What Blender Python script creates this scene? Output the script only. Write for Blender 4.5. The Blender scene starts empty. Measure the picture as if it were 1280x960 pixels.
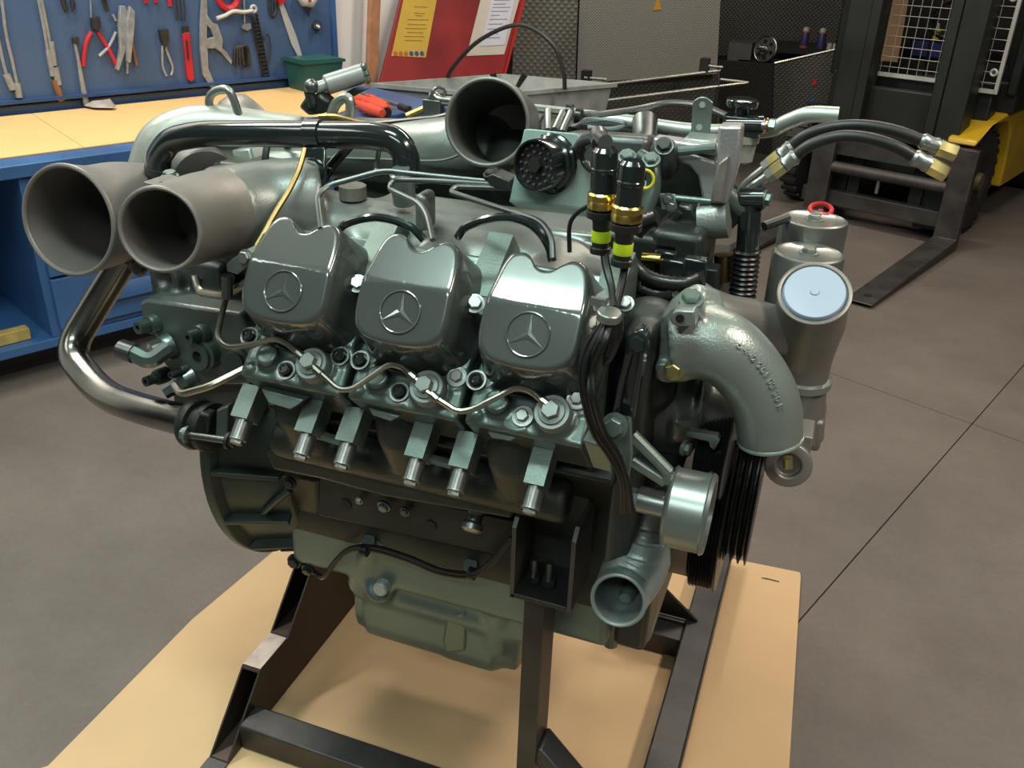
import bpy, bmesh, math, random
from math import sin, cos, pi, radians, sqrt
from mathutils import Vector, Matrix, Quaternion
V = Vector
random.seed(4)
S = bpy.context.scene
COL = S.collection

# ------------------------------------------------------------------ camera
# World frame: x runs along the crankshaft, y across the engine away from the viewer, z up, metres.
FPX, PITCH, ROLL, HEAD = 1130.0, radians(27), radians(2), radians(109.3)
CAM = V((0.4394, -1.259, 1.4))
cF = V((cos(HEAD)*cos(PITCH), sin(HEAD)*cos(PITCH), -sin(PITCH)))
_R = V((sin(HEAD), -cos(HEAD), 0)); _U = _R.cross(cF)
cR = _R*cos(ROLL)+_U*sin(ROLL); cU = -_R*sin(ROLL)+_U*cos(ROLL)
cam = bpy.data.cameras.new('camera'); co = bpy.data.objects.new('camera', cam); COL.objects.link(co)
cam.sensor_fit = 'HORIZONTAL'; cam.sensor_width = 36; cam.lens = FPX/1280*36; cam.clip_start = .02; cam.clip_end = 60
M = Matrix((cR, cU, -cF)).transposed().to_4x4(); M.translation = CAM; co.matrix_world = M
S.camera = co

# ------------------------------------------------------------------ world, lamps, exposure
S.view_settings.view_transform = 'Standard'; S.view_settings.look = 'None'
S.view_settings.exposure = 0.0; S.view_settings.gamma = 1
S.view_settings.use_curve_mapping = False
W = bpy.data.worlds.new('world'); S.world = W; W.use_nodes = True
W.node_tree.nodes['Background'].inputs[0].default_value = (.75, .85, .9, 1)
W.node_tree.nodes['Background'].inputs[1].default_value = .17
CEIL = 3.7
def lamp(name, loc, sx, sy, power, col=(1, 1, 1), rz=0, aim=None):
    d = bpy.data.lights.new(name, 'AREA'); d.shape = 'RECTANGLE'; d.size = sx; d.size_y = sy
    d.energy = power; d.color = col
    o = bpy.data.objects.new(name, d); COL.objects.link(o); o.location = loc; o.rotation_euler = (0, 0, rz)
    if aim is not None:
        o.rotation_euler = (V(aim)-V(loc)).to_track_quat('-Z', 'Y').to_euler()
    return o
lamp('ceiling_or_fill_lamp', (-.32, -1.02, 3.5), 1.24, .42, 66, (.78, 1, .92))
lamp('ceiling_or_fill_lamp', (-2.1, .6, 3.5), 1.8, .3, 92, (1, .95, .84), radians(64))
lamp('ceiling_or_fill_lamp', (.6, 2.6, 3.5), 1.8, .3, 70, (1, .86, .72))
lamp('ceiling_or_fill_lamp', (2.4, -.6, 3.5), .4, 1.6, 105, (1, .88, .76))
lamp('ceiling_or_fill_lamp', (.2, -3.0, 3.5), 1.8, .4, 50, (.88, 1, .96))  # fill light added behind the viewer to lift the engine's front faces
lamp('ceiling_or_fill_lamp', (-2.4, -2.2, 3.5), .4, 1.6, 20, (.95, 1, .94))  # second added fill behind the viewer, on the left and weaker
lamp('ceiling_or_fill_lamp', (-1.5, 3.2, 3.5), 1.6, .3, 22, (1, .95, .85))  # extra light added by the white wall to brighten it

# ------------------------------------------------------------------ picture point -> point on a real plane
def ray(px, py):
    return (cF+cR*((px-640)/FPX)-cU*((py-480)/FPX)).normalized()
def PL(px, py, P0, n):
    d = ray(px, py); n = V(n); return CAM+d*((V(P0)-CAM).dot(n)/d.dot(n))
def Y(px, py, y): return PL(px, py, (0, y, 0), (0, 1, 0))
def Z(px, py, z): return PL(px, py, (0, 0, z), (0, 0, 1))
def X(px, py, x): return PL(px, py, (x, 0, 0), (1, 0, 0))
HB = sqrt(.5)
BANK = Matrix.Translation((0, 0, .6)) @ Matrix.Rotation(pi/4, 4, 'X')      # local (x, inward, outward)
BANKI = BANK.inverted()
def Bk(px, py, r, u0=0):
    p = BANKI @ PL(px, py, (0, -HB*r, .6+HB*r), (0, -HB, HB)); p.x -= u0; return p

# ------------------------------------------------------------------ materials
MATS = {}
def mat(name, col, metal=0, rough=.5, vary=.12, vscale=6, bump=.0, bscale=120, coat=0, col2=None, trans=0, emit=0):
    if name in MATS: return MATS[name]
    m = bpy.data.materials.new(name); m.use_nodes = True; nt = m.node_tree; N = nt.nodes; L = nt.links
    b = N['Principled BSDF']; b.inputs['Metallic'].default_value = metal; b.inputs['Roughness'].default_value = rough
    b.inputs['Coat Weight'].default_value = coat; b.inputs['Coat Roughness'].default_value = .05; b.inputs['Coat IOR'].default_value = 1.8 if coat == .8 else 1.5
    tc = N.new('ShaderNodeTexCoord')
    n = N.new('ShaderNodeTexNoise'); n.inputs['Scale'].default_value = vscale; n.inputs['Detail'].default_value = 5
    L.new(tc.outputs['Object'], n.inputs['Vector'])
    r = N.new('ShaderNodeValToRGB'); r.color_ramp.elements[0].position = .3; r.color_ramp.elements[1].position = .7
    c1 = [min(1, c*(1-vary)) for c in col]; c2 = col2 or [min(1, c*(1+vary)) for c in col]
    r.color_ramp.elements[0].color = (*c1, 1); r.color_ramp.elements[1].color = (*c2, 1)
    L.new(n.outputs[0], r.inputs[0]); L.new(r.outputs[0], b.inputs['Base Color'])
    mr = N.new('ShaderNodeMapRange'); mr.inputs[3].default_value = max(.03, rough*.8); mr.inputs[4].default_value = min(1, rough*1.25)
    L.new(n.outputs[0], mr.inputs[0]); L.new(mr.outputs[0], b.inputs['Roughness'])
    if bump:
        n2 = N.new('ShaderNodeTexNoise'); n2.inputs['Scale'].default_value = bscale; n2.inputs['Detail'].default_value = 3
        L.new(tc.outputs['Object'], n2.inputs['Vector'])
        bp = N.new('ShaderNodeBump'); bp.inputs['Strength'].default_value = bump; bp.inputs['Distance'].default_value = .002
        L.new(n2.outputs[0], bp.inputs['Height']); L.new(bp.outputs[0], b.inputs['Normal'])
    if emit:
        b.inputs['Emission Color'].default_value = (*col, 1); b.inputs['Emission Strength'].default_value = emit
    MATS[name] = m; return m
paint = mat('engine_paint', (.105, .145, .128), .55, .31, .12, 5, .10, 350, coat=.25)
paintd = mat('engine_paint_dark', (.055, .075, .066), .45, .38, .3, 8, .2, 220)
cover = mat('cover_paint', (.075, .088, .083), .35, .26, .08, 7, .03, 500, coat=.8)
dark = mat('dark_casting', (.035, .042, .038), .5, .4, .35, 9, .2, 200)
rusty = mat('rusty_iron', (.040, .055, .048), .35, .45, .3, 12, .35, 160, col2=(.062, .068, .056))
alu = mat('cast_aluminium', (.22, .208, .19), .5, .42, .12, 7, .14, 420)
aluw = mat('cast_aluminium_bright', (.27, .31, .285), .55, .34, .1, 8, .22, 330)
alug = mat('cast_aluminium_green', (.16, .21, .187), .55, .34, .12, 7, .12, 300)
zinc = mat('zinc_steel', (.32, .35, .33), .85, .34, .1, 30)
steel = mat('steel_tube', (.36, .36, .33), 1, .28, .15, 12)
sheet = mat('bracket_sheet', (.27, .39, .36), .3, .42, .06, 12, .05, 300)
gold = mat('gold_ring', (.75, .55, .16), 1, .25, .05, 20)
brass = mat('brass_tube', (.30, .22, .09), 1, .34, .15, 14)
yzinc = mat('yellow_zinc', (.60, .55, .25), 1, .32, .15, 40)
blackp = mat('black_gloss_paint', (.012, .018, .018), 0, .16, .1, 8, coat=.7)
cabm = mat('cable_black', (.008, .009, .009), 0, .38, .1, 20); cabm.node_tree.nodes['Principled BSDF'].inputs['Specular IOR Level'].default_value = .3
blackm = mat('black_plastic', (.012, .013, .013), 0, .30, .2, 20)
rubber = mat('black_rubber', (.016, .016, .016), 0, .42, .2, 20)
exh = mat('steel_exhaust', (.26, .255, .235), 1, .22, .25, 9, .04, 90)
lime = mat('lime_tape', (.55, .75, .02), 0, .4)
frost = mat('frosted_plastic', (.34, .41, .52), 0, .35, .05, 8, coat=.3)
hole = mat('inner_shadow_casting', (.06, .065, .062), .4, .6, .2, 12, .3, 300)
frame = mat('stand_steel', (.052, .052, .052), .6, .42, .3, 14, .1, 150)
framer = mat('stand_steel_brown', (.062, .048, .040), .55, .45, .35, 9, .1, 150, col2=(.07, .05, .04))
sawn = mat('ground_steel', (.42, .38, .35), 1, .28, .2, 30)
pap = mat('papery_label', (.75, .75, .72), 0, .8, .1, 30)
red = mat('red_paint', (.20, .012, .014), 0, .5, .25, 5)
redp = mat('red_handle', (.55, .03, .03), 0, .35)
yellowp = mat('yellow_print', (.46, .30, .035), 0, .6, .1, 8)
bluep = mat('blue_paint', (.040, .115, .28), 0, .40, .18, 5, .04, 60, coat=.15)
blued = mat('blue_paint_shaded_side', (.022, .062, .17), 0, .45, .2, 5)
wood = mat('raw_wood', (.42, .20, .10), 0, .6, .2, 20)
woody = mat('yellow_wood', (.46, .33, .10), 0, .6, .3, 20)
ply = mat('pale_board', (.50, .30, .16), 0, .6, .15, 4)
forkm = mat('fork_steel', (.055, .051, .048), .5, .5, .3, 12, .1, 100)
mastm = mat('mast_black', (.012, .014, .012), .1, .45, .35, 5, .1, 80)
yel = mat('forklift_yellow', (.52, .33, .015), 0, .38, .15, 6, coat=.3)
tyre = mat('tyre_rubber', (.018, .017, .016), 0, .7, .3, 30, .3, 200)
white = mat('white_wall_paint', (.90, .88, .85), 0, .7, .02, 3, .05, 60)
whitep = mat('white_steel', (.55, .55, .52), .2, .4)
darkwall = mat('dark_hall', (.03, .028, .026), 0, .8, .3, 2)
tubm = mat('tub_grey', (.34, .36, .35), .2, .5, .25, 9, .1, 60)
tealp = mat('teal_plastic', (.015, .085, .078), 0, .45)
gripr = mat('red_grip', (.52, .02, .03), 0, .35)
tool = mat('tool_steel', (.36, .37, .38), .4, .42, .2, 40)
toold = mat('tool_dark', (.05, .048, .045), .5, .5, .3, 40)
brownt = mat('copper_grip', (.30, .15, .07), .4, .5)
navy = mat('navy_plastic', (.015, .03, .16), 0, .45)
glovem = mat('orange_glove', (.62, .07, .035), 0, .8, .15, 60, .3, 400)

def cardboard(name, col, bench=False):
    m = mat(name, col, 0, .75, .07, 3.5, .12, 220); return m
card = cardboard('cardboard_floor', (.54, .37, .20)); cardb = cardboard('cardboard_bench', (.70, .44, .18))

def floor_mat():
    m = bpy.data.materials.new('concrete_floor'); m.use_nodes = True; nt = m.node_tree; N = nt.nodes; L = nt.links; b = N['Principled BSDF']
    tc = N.new('ShaderNodeTexCoord')
    n = N.new('ShaderNodeTexNoise'); n.inputs['Scale'].default_value = 1.6; n.inputs['Detail'].default_value = 8; n.inputs['Roughness'].default_value = .65
    n2 = N.new('ShaderNodeTexNoise'); n2.inputs['Scale'].default_value = 90; n2.inputs['Detail'].default_value = 3
    L.new(tc.outputs['Object'], n.inputs[0]); L.new(tc.outputs['Object'], n2.inputs[0])
    r = N.new('ShaderNodeValToRGB'); r.color_ramp.elements[0].position = .32; r.color_ramp.elements[1].position = .72
    r.color_ramp.elements[0].color = (.112, .094, .082, 1); r.color_ramp.elements[1].color = (.185, .157, .137, 1)
    L.new(n.outputs[0], r.inputs[0])
    mx = N.new('ShaderNodeMix'); mx.data_type = 'RGBA'; mx.blend_type = 'MULTIPLY'; mx.inputs[0].default_value = .35
    L.new(r.outputs[0], mx.inputs[6]); L.new(n2.outputs[1], mx.inputs[7]); L.new(mx.outputs[2], b.inputs['Base Color'])
    b.inputs['Roughness'].default_value = .62
    bp = N.new('ShaderNodeBump'); bp.inputs['Strength'].default_value = .12; bp.inputs['Distance'].default_value = .003
    L.new(n2.outputs[0], bp.inputs['Height']); L.new(bp.outputs[0], b.inputs['Normal'])
    return m
def tread_mat(name, col, scale=60, strength=.8, rough=.34, metal=.9, rot=45):
    m = bpy.data.materials.new(name); m.use_nodes = True; nt = m.node_tree; N = nt.nodes; L = nt.links; b = N['Principled BSDF']
    b.inputs['Base Color'].default_value = (*col, 1); b.inputs['Metallic'].default_value = metal; b.inputs['Roughness'].default_value = rough
    tc = N.new('ShaderNodeTexCoord')
    hs = []
    for a in (rot, -rot):
        mp = N.new('ShaderNodeMapping'); mp.inputs['Rotation'].default_value = (0, 0, radians(a)); L.new(tc.outputs['UV'], mp.inputs[0])
        w = N.new('ShaderNodeTexWave'); w.inputs['Scale'].default_value = scale; w.inputs['Distortion'].default_value = 0
        L.new(mp.outputs[0], w.inputs[0]); hs.append(w)
    mm = N.new('ShaderNodeMath'); mm.operation = 'MULTIPLY'; L.new(hs[0].outputs[1], mm.inputs[0]); L.new(hs[1].outputs[1], mm.inputs[1])
    bp = N.new('ShaderNodeBump'); bp.inputs['Strength'].default_value = strength; bp.inputs['Distance'].default_value = .004
    L.new(mm.outputs[0], bp.inputs['Height']); L.new(bp.outputs[0], b.inputs['Normal'])
    return m
floorm = floor_mat()
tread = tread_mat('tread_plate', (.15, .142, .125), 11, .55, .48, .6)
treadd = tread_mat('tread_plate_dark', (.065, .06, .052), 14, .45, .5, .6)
pegm = tread_mat('perforated_blue_panel', (.062, .115, .235), 40, .2, .5, .05, 0)

# ------------------------------------------------------------------ mesh building
ORG = {}
def frame_of(d):
    d = V(d).normalized(); a = V((0, 0, 1)) if abs(d.z) < .9 else V((1, 0, 0))
    s = d.cross(a).normalized(); return s, s.cross(d).normalized(), d
def smooth_path(pts, k=6, closed=False):
    pts = [V(p) for p in pts]
    if k <= 0 or len(pts) < 3: return pts
    out = []; n = len(pts)
    for i in range(n if closed else n-1):
        p1, p2 = pts[i], pts[(i+1) % n]
        p0 = pts[i-1] if (i > 0 or closed) else p1*2-p2
        p3 = pts[(i+2) % n] if (i+2 < n or closed) else p2*2-p1
        for j in range(k):
            t = j/k; t2 = t*t; t3 = t2*t
            out.append(.5*((2*p1)+(p2-p0)*t+(2*p0-5*p1+4*p2-p3)*t2+(3*p1-p0-3*p2+p3)*t3))
    if not closed: out.append(pts[-1])
    return out
def fillet(pts, rad, k=5):
    pts = [V(p) for p in pts]; out = [pts[0]]
    for i in range(1, len(pts)-1):
        a, b, c = pts[i-1], pts[i], pts[i+1]
        r = min(rad, (a-b).length*.48, (c-b).length*.48)
        p = b+(a-b).normalized()*r; q = b+(c-b).normalized()*r
        for j in range(k+1):
            t = j/k; out.append(p*(1-t)**2+b*2*t*(1-t)+q*t*t)
    out.append(pts[-1]); return out
class G:
    def __init__(s): s.v = []; s.f = []
    def add(s, vs, fs):
        o = len(s.v); s.v += [V(p) for p in vs]; s.f += [[o+i for i in f] for f in fs]; return s
    def box(s, c, size, R=None):
        c = V(c); h = [x/2 for x in size]; vs = []
        for x in (-1, 1):
            for y in (-1, 1):
                for z in (-1, 1):
                    p = V((x*h[0], y*h[1], z*h[2])); vs.append(c+(R @ p if R else p))
        return s.add(vs, [(0, 1, 3, 2), (4, 6, 7, 5), (0, 4, 5, 1), (2, 3, 7, 6), (0, 2, 6, 4), (1, 5, 7, 3)])
    def bar(s, a, b, w, t, side=None):       # box from a to b; w along side, t across
        a, b = V(a), V(b); d = (b-a).normalized()
        sd = V(side) if side is not None else frame_of(d)[0]
        sd = (sd-d*sd.dot(d)).normalized(); n = d.cross(sd)
        vs = [p+sd*(i*w/2)+n*(j*t/2) for p in (a, b) for i, j in ((-1, -1), (1, -1), (1, 1), (-1, 1))]
        return s.add(vs, [(3, 2, 1, 0), (4, 5, 6, 7), (0, 1, 5, 4), (1, 2, 6, 5), (2, 3, 7, 6), (3, 0, 4, 7)])
    def prism(s, pts, vec):
        pts = [V(p) for p in pts]; vec = V(vec); n = len(pts)
        return s.add(pts+[p+vec for p in pts], [list(range(n-1, -1, -1)), list(range(n, 2*n))]+[(i, (i+1) % n, n+(i+1) % n, n+i) for i in range(n)])
    def lathe(s, p, d, prof, n=24, cap=True):     # prof = (radius, height) pairs
        a, b, d = frame_of(d); p = V(p); vs = []; fs = []
        for r, h in prof:
            for i in range(n):
                w = 2*pi*i/n; vs.append(p+d*h+(a*cos(w)+b*sin(w))*r)
        for k in range(len(prof)-1):
            for i in range(n):
                j = (i+1) % n; fs.append((k*n+i, k*n+j, (k+1)*n+j, (k+1)*n+i))
        if cap: fs.append(list(range(n-1, -1, -1))); m = (len(prof)-1)*n; fs.append(list(range(m, m+n)))
        return s.add(vs, fs)
    def cyl(s, a, b, r, r2=None, n=20):
        a, b = V(a), V(b); return s.lathe(a, b-a, [(r, 0), (r if r2 is None else r2, (b-a).length)], n)
    def ball(s, c, r, n=14):
        return s.lathe(V(c), (0, 0, 1), [(max(r*sin(pi*k/10), 1e-4), -r*cos(pi*k/10)) for k in range(11)], n)
    def sweep(s, pts, rads, n=12, cap=True, sq=None):
        m = len(pts); pts = [V(p) for p in pts]
        if not hasattr(rads, '__len__'): rads = [rads]*m
        T = [(pts[min(i+1, m-1)]-pts[max(i-1, 0)]).normalized() for i in range(m)]
        a = frame_of(T[0])[0]; vs = []; fs = []
        for i in range(m):
            a = (a-T[i]*a.dot(T[i])).normalized(); b = T[i].cross(a)
            for j in range(n):
                w = 2*pi*j/n; vs.append(pts[i]+(a*cos(w)+b*sin(w))*rads[i])
        for i in range(m-1):
            for j in range(n):
                k = (j+1) % n; fs.append((i*n+j, i*n+k, (i+1)*n+k, (i+1)*n+j))
        if cap: fs.append(list(range(n-1, -1, -1))); fs.append([(m-1)*n+j for j in range(n)])
        return s.add(vs, fs)
    def tube(s, pts, r, n=10, k=6): return s.sweep(smooth_path(pts, k), r, n)
    def pipe(s, pts, rads, wall, n=28, k=6, depth=None, lip=0):    # hollow at the first point
        P = smooth_path(pts, k)
        R = []
        m = len(pts)
        for i in range(len(P)):
            t = i/(len(P)-1)*(m-1); j = min(int(t), m-2); f = t-j; R.append(rads[j]*(1-f)+rads[j+1]*f)
        if lip: R = [r+lip*max(0, 1-i*3/len(P)) for i, r in enumerate(R)]
        o0 = len(s.v); s.sweep(P, R, n, cap=False)
        D = depth or len(P); Q = P[:D]; o1 = len(s.v)
        s.sweep(Q, [r-wall for r in R[:D]], n, cap=False)
        for j in range(n):
            k2 = (j+1) % n; s.f.append([o0+k2, o0+j, o1+j, o1+k2])
        e = o1+(D-1)*n; s.f.append([e+j for j in range(n)])
        e = o0+(len(P)-1)*n; s.f.append([e+j for j in range(n)])
        # inner faces flipped
        for f in s.f[-(n+2):]: pass
        return s
    def torus(s, c, d, R, r, n=28, m=8):
        a, b, d = frame_of(d); c = V(c)
        pts = [c+(a*cos(2*pi*i/n)+b*sin(2*pi*i/n))*R for i in range(n)]
        vs = []; fs = []
        for i, p in enumerate(pts):
            o = (p-c).normalized()
            for j in range(m):
                w = 2*pi*j/m; vs.append(p+o*cos(w)*r+d*sin(w)*r)
        for i in range(n):
            for j in range(m):
                vs_i = i*m+j; fs.append((vs_i, i*m+(j+1) % m, ((i+1) % n)*m+(j+1) % m, ((i+1) % n)*m+j))
        return s.add(vs, fs)
def link(o, parent=None):
    COL.objects.link(o)
    if parent is not None: o.parent = parent
    return o
def build(name, g, m, parent=None, bev=0, vox=0, sm=0, ang=35, flat=False, M=None, seg=2, fix=True):
    """One mesh object; world-space vertices are stored relative to the thing's base."""
    me = bpy.data.meshes.new(name)
    org = ORG.get(parent.name, V()) if parent is not None else V()
    me.from_pydata([p-org for p in g.v] if M is None else g.v, [], g.f)
    if fix:
        bm = bmesh.new(); bm.from_mesh(me); bmesh.ops.recalc_face_normals(bm, faces=bm.faces); bm.to_mesh(me); bm.free()
    me.materials.append(m); me.update()
    o = bpy.data.objects.new(name, me); link(o, parent); ORG[o.name] = org
    if M is not None: o.matrix_local = M
    if vox:
        r = o.modifiers.new('remesh', 'REMESH'); r.mode = 'VOXEL'; r.voxel_size = vox; r.use_smooth_shade = True
        if sm:
            q = o.modifiers.new('smooth', 'SMOOTH'); q.iterations = sm; q.factor = .5
    else:
        if not flat:
            me.polygons.foreach_set('use_smooth', [True]*len(me.polygons)); me.set_sharp_from_angle(angle=radians(ang))
        if bev:
            q = o.modifiers.new('bevel', 'BEVEL'); q.width = bev; q.segments = seg; q.limit_method = 'ANGLE'; q.angle_limit = radians(38)
    return o
def thing(name, label, cat, loc, group=None):
    o = bpy.data.objects.new(name, None); COL.objects.link(o); o.location = loc; o.empty_display_size = .05
    o['label'] = label; o['category'] = cat
    if group: o['group'] = group
    ORG[o.name] = V(loc); return o
def tag(o, label, cat, group=None, kind=None):
    o['label'] = label; o['category'] = cat
    if group: o['group'] = group
    if kind: o['kind'] = kind
    return o
def solo(name, g, m, label, cat, group=None, **k): return tag(build(name, g, m, None, **k), label, cat, group)
def struct(name, g, m, **k):
    o = build(name, g, m, None, **k); o['kind'] = 'structure'; return o
def uvbox(o):                       # planar UVs in metres from the face normal
    me = o.data; uv = me.uv_layers.new(name='uv')
    for p in me.polygons:
        n = p.normal
        for li in p.loop_indices:
            c = me.vertices[me.loops[li].vertex_index].co
            if abs(n.z) > .7: uv.data[li].uv = (c.x, c.y)
            else:
                h = V((-n.y, n.x, 0)).normalized(); uv.data[li].uv = (c.dot(h), c.z)
    return o
# shared bolt meshes, heads pointing to +z
def mesh_of(name, g, m, ang=30):
    me = bpy.data.meshes.new(name); me.from_pydata(g.v, [], g.f)
    bm = bmesh.new(); bm.from_mesh(me); bmesh.ops.recalc_face_normals(bm, faces=bm.faces); bm.to_mesh(me); bm.free()
    me.materials.append(m); me.polygons.foreach_set('use_smooth', [True]*len(me.polygons)); me.set_sharp_from_angle(angle=radians(ang)); return me
def bolt_geo(washer=1.35, hh=.75):
    g = G(); g.lathe((0, 0, 0), (0, 0, 1), [(washer, -.4), (washer, .12), (1.05, .16), (1.0, .16)], 20)
    g.lathe((0, 0, .1), (0, 0, 1), [(1.0, 0), (1.0, hh*.85), (.86, hh), ], 6)
    g.lathe((0, 0, hh), (0, 0, 1), [(.7, 0), (.7, .13), (.55, .13)], 12); return g
BOLT = {k: mesh_of('bolt_'+k, bolt_geo(), m) for k, m in dict(z=zinc, p=paint, d=dark, y=yzinc, b=blackp, a=alug).items()}
def cap_geo():
    g = G(); g.lathe((0, 0, 0), (0, 0, 1), [(1.0, -.5), (1.0, .9), (.8, 1.1), (.6, 1.1), (.5, .8)], 16); return g
BOLT['c'] = mesh_of('bolt_cap', cap_geo(), blackp)
def place(me, name, parent, p, d, s, spin=0, local=False):
    o = bpy.data.objects.new(name, me)
    q = V((0, 0, 1)).rotation_difference(V(d).normalized()) @ Quaternion((0, 0, 1), spin)
    pos = V(p) if local else V(p)-ORG.get(parent.name, V())
    link(o, parent); o.matrix_local = Matrix.LocRotScale(pos, q, (s, s, s)); ORG[o.name] = ORG.get(parent.name, V()); return o
def bolt(parent, p, d, r=.008, k='z', name='bolt', local=False): return place(BOLT[k], name, parent, p, d, r, random.random(), local)

# ================================================================== SETTING
bu = V((cos(radians(64)), sin(radians(64)), 0)); bn = V((-bu.y, bu.x, 0))       # bench run, and away from the room
BD, BD2, BH = 2.034, 2.84, .70                                                  # bench front plane, back plane, steel top height
def BP(u, n, z): return bu*u+bn*n+V((0, 0, z))
def Pf(px, py, n=BD): return PL(px, py, bn*n, bn)
# floor: cast slabs, saw-cut joints between them
def slab(name, pts, z0=-.05):
    return build(name, G().prism([V((x, y, z0)) for x, y in pts], (0, 0, -z0)), floorm, FLOOR, flat=True)
FLOOR = bpy.data.objects.new('floor', None); COL.objects.link(FLOOR); FLOOR['kind'] = 'structure'
build('subfloor', G().box((0, 3, -.09), (16, 18, .08)), floorm, FLOOR, flat=True)
ja = (Z(1050, 470, 0)-Z(1278, 552, 0)).normalized()          # joints seen on the right
P0 = Z(1215, 530, 0); jd = V((ja.x, ja.y, 0)); je = (Z(1280, 490, 0)-Z(1000, 830, 0)).normalized()
def slabs():
    o = V((P0.x, P0.y)); a = V((jd.x, jd.y)).normalized(); b = V((je.x, je.y)).normalized()
    g = .0018; cs = [-9, -5.5, -2.9, 0, 2.6, 5.5, 9]; L = []
    for i in range(len(cs)-1):
        for j in range(len(cs)-1):
            q = []
            for (u, v) in ((cs[i]+g, cs[j]+g), (cs[i+1]-g, cs[j]+g), (cs[i+1]-g, cs[j+1]-g), (cs[i]+g, cs[j+1]-g)):
                p = o+a*u+b*v; q.append((p.x, p.y))
            slab('slab', q)
slabs()
struct('ceiling', G().box((0, 2, CEIL+.05), (16, 16, .1)), mat('ceiling_grey', (.22, .21, .2), 0, .9), flat=True)
wl = G().prism([BP(-3.5, BD2+.03, 0), BP(2.02, BD2+.03, 0), BP(2.02, BD2+.15, 0), BP(-3.5, BD2+.15, 0)], (0, 0, CEIL)); struct('wall_left', wl, white, flat=True)
struct('wall_back', G().box((0, 8.6, 1.85), (16, .1, 3.7)), darkwall, flat=True)
struct('wall_right', G().box((6.5, 2, 1.85), (.1, 14, 3.7)), darkwall, flat=True)
struct('wall_front', G().box((0, -4.6, 1.85), (16, .1, 3.7)), mat('hall_grey', (.10, .10, .10), 0, .9), flat=True)
# floor cardboard under the engine
g = G()
cb = [Z(1000, 716, .004), Z(1001, 722, .004), Z(985, 985, .004), V((.58, -.75, .004)), V((-1.0, -.75, .004)), Z(60, 958, .004), Z(240, 775, .004), Z(345, 687, .004), Z(470, 600, .004), V((-.2, .85, .004)), Z(911, 698, .004)]
g.prism([V((p.x, p.y, .001)) for p in cb], (0, 0, .005))
solo('cardboard_sheet', g, card, 'flattened brown cardboard sheet on the floor under the engine stand', 'cardboard', bev=.001)

# ================================================================== WORKBENCH
bench = thing('workbench', 'blue steel workbench with drawers along the left wall', 'workbench', BP(.4, 2.4, 0))
UL, UR = -1.6, 1.62
g = G(); g.prism([BP(UL, BD, BH-.035), BP(UR, BD, BH-.035), BP(UR, BD2, BH-.035), BP(UL, BD2, BH-.035)], (0, 0, .04)); build('worktop', g, bluep, bench, bev=.003)
g = G(); g.prism([BP(UL, BD2-.02, BH), BP(1.55, BD2-.02, BH), BP(1.55, BD2, BH), BP(UL, BD2, BH)], (0, 0, .035)); build('upstand', g, bluep, bench)
g = G(); g.prism([BP(UL, BD+.01, .10), BP(UR, BD+.01, .10), BP(UR, BD2, .10), BP(UL, BD2, .10)], (0, 0, .03)); build('lower_shelf', g, bluep, bench, bev=.002)
g = G(); g.prism([BP(UL, BD2-.05, .1), BP(UR, BD2-.05, .1), BP(UR, BD2-.03, .1), BP(UL, BD2-.03, .1)], (0, 0, .58)); build('back_panel', g, bluep, bench)
g = G(); g.prism([BP(UL, BD+.12, .002), BP(UR, BD+.12, .002), BP(UR, BD+.15, .002), BP(UL, BD+.15, .002)], (0, 0, .1)); build('plinth', g, rubber, bench)
def cabinet(u0, u1, rows):
    g = G()
    g.prism([BP(u0, BD+.02, .13), BP(u1, BD+.02, .13), BP(u1, BD2-.06, .13), BP(u0, BD2-.06, .13)], (0, 0, .53)); c = build('drawer_unit', g, bluep, bench, bev=.002)
    for (z0, z1) in rows:
        g = G(); g.prism([BP(u0+.025, BD, z0), BP(u1-.02, BD, z0), BP(u1-.02, BD+.02, z0), BP(u0+.025, BD+.02, z0)], (0, 0, z1-z0))
        d = build('drawer', g, bluep, bench, bev=.002)
        um = (u0+u1)/2; zm = (z0+z1)/2
        g = G(); g.prism([BP(um-.10, BD-.022, zm-.02), BP(um+.10, BD-.022, zm-.02), BP(um+.10, BD-.002, zm+.015), BP(um-.10, BD-.002, zm+.015)], (0, 0, .02)); build('handle', g, bluep, d, bev=.002)
cabinet(-.115, .42, [(.155, .33), (.34, .49), (.50, .645)])
cabinet(1.0, 1.55, [(.155, .33), (.34, .49), (.50, .645)])
g = G(); a = Pf(0, 385, BD+.10); a.z = .133
g.prism([BP(-.40, BD+.05, .131), BP(-.17, BD+.05, .131), BP(-.17, BD+.09, .131), BP(-.40, BD+.09, .131)], (0, 0, .04))
solo('wood_block', g, woody, 'short yellow timber block on the lower shelf of the blue workbench', 'timber', bev=.003)
# cardboard on the bench, in two sheets
zc = BH+.006
g = G(); g.prism([BP(UL, BD+.10, zc), BP(.12, BD+.10, zc), BP(.18, BD2-.05, zc), BP(UL, BD2-.05, zc)], (0, 0, .004))
solo('bench_cardboard', g, cardb, 'orange-brown cardboard sheet on the blue bench, nearest the left picture edge', 'cardboard')
g = G(); g.prism([BP(.122, BD+.10, zc), BP(1.05, BD+.10, zc), BP(1.45, BD+.30, zc), BP(1.42, BD2-.04, zc), BP(.182, BD2-.05, zc)], (0, 0, .004))
solo('bench_cardboard', g, cardb, 'orange-brown cardboard sheet on the blue bench below the red cutter knife', 'cardboard')
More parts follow.
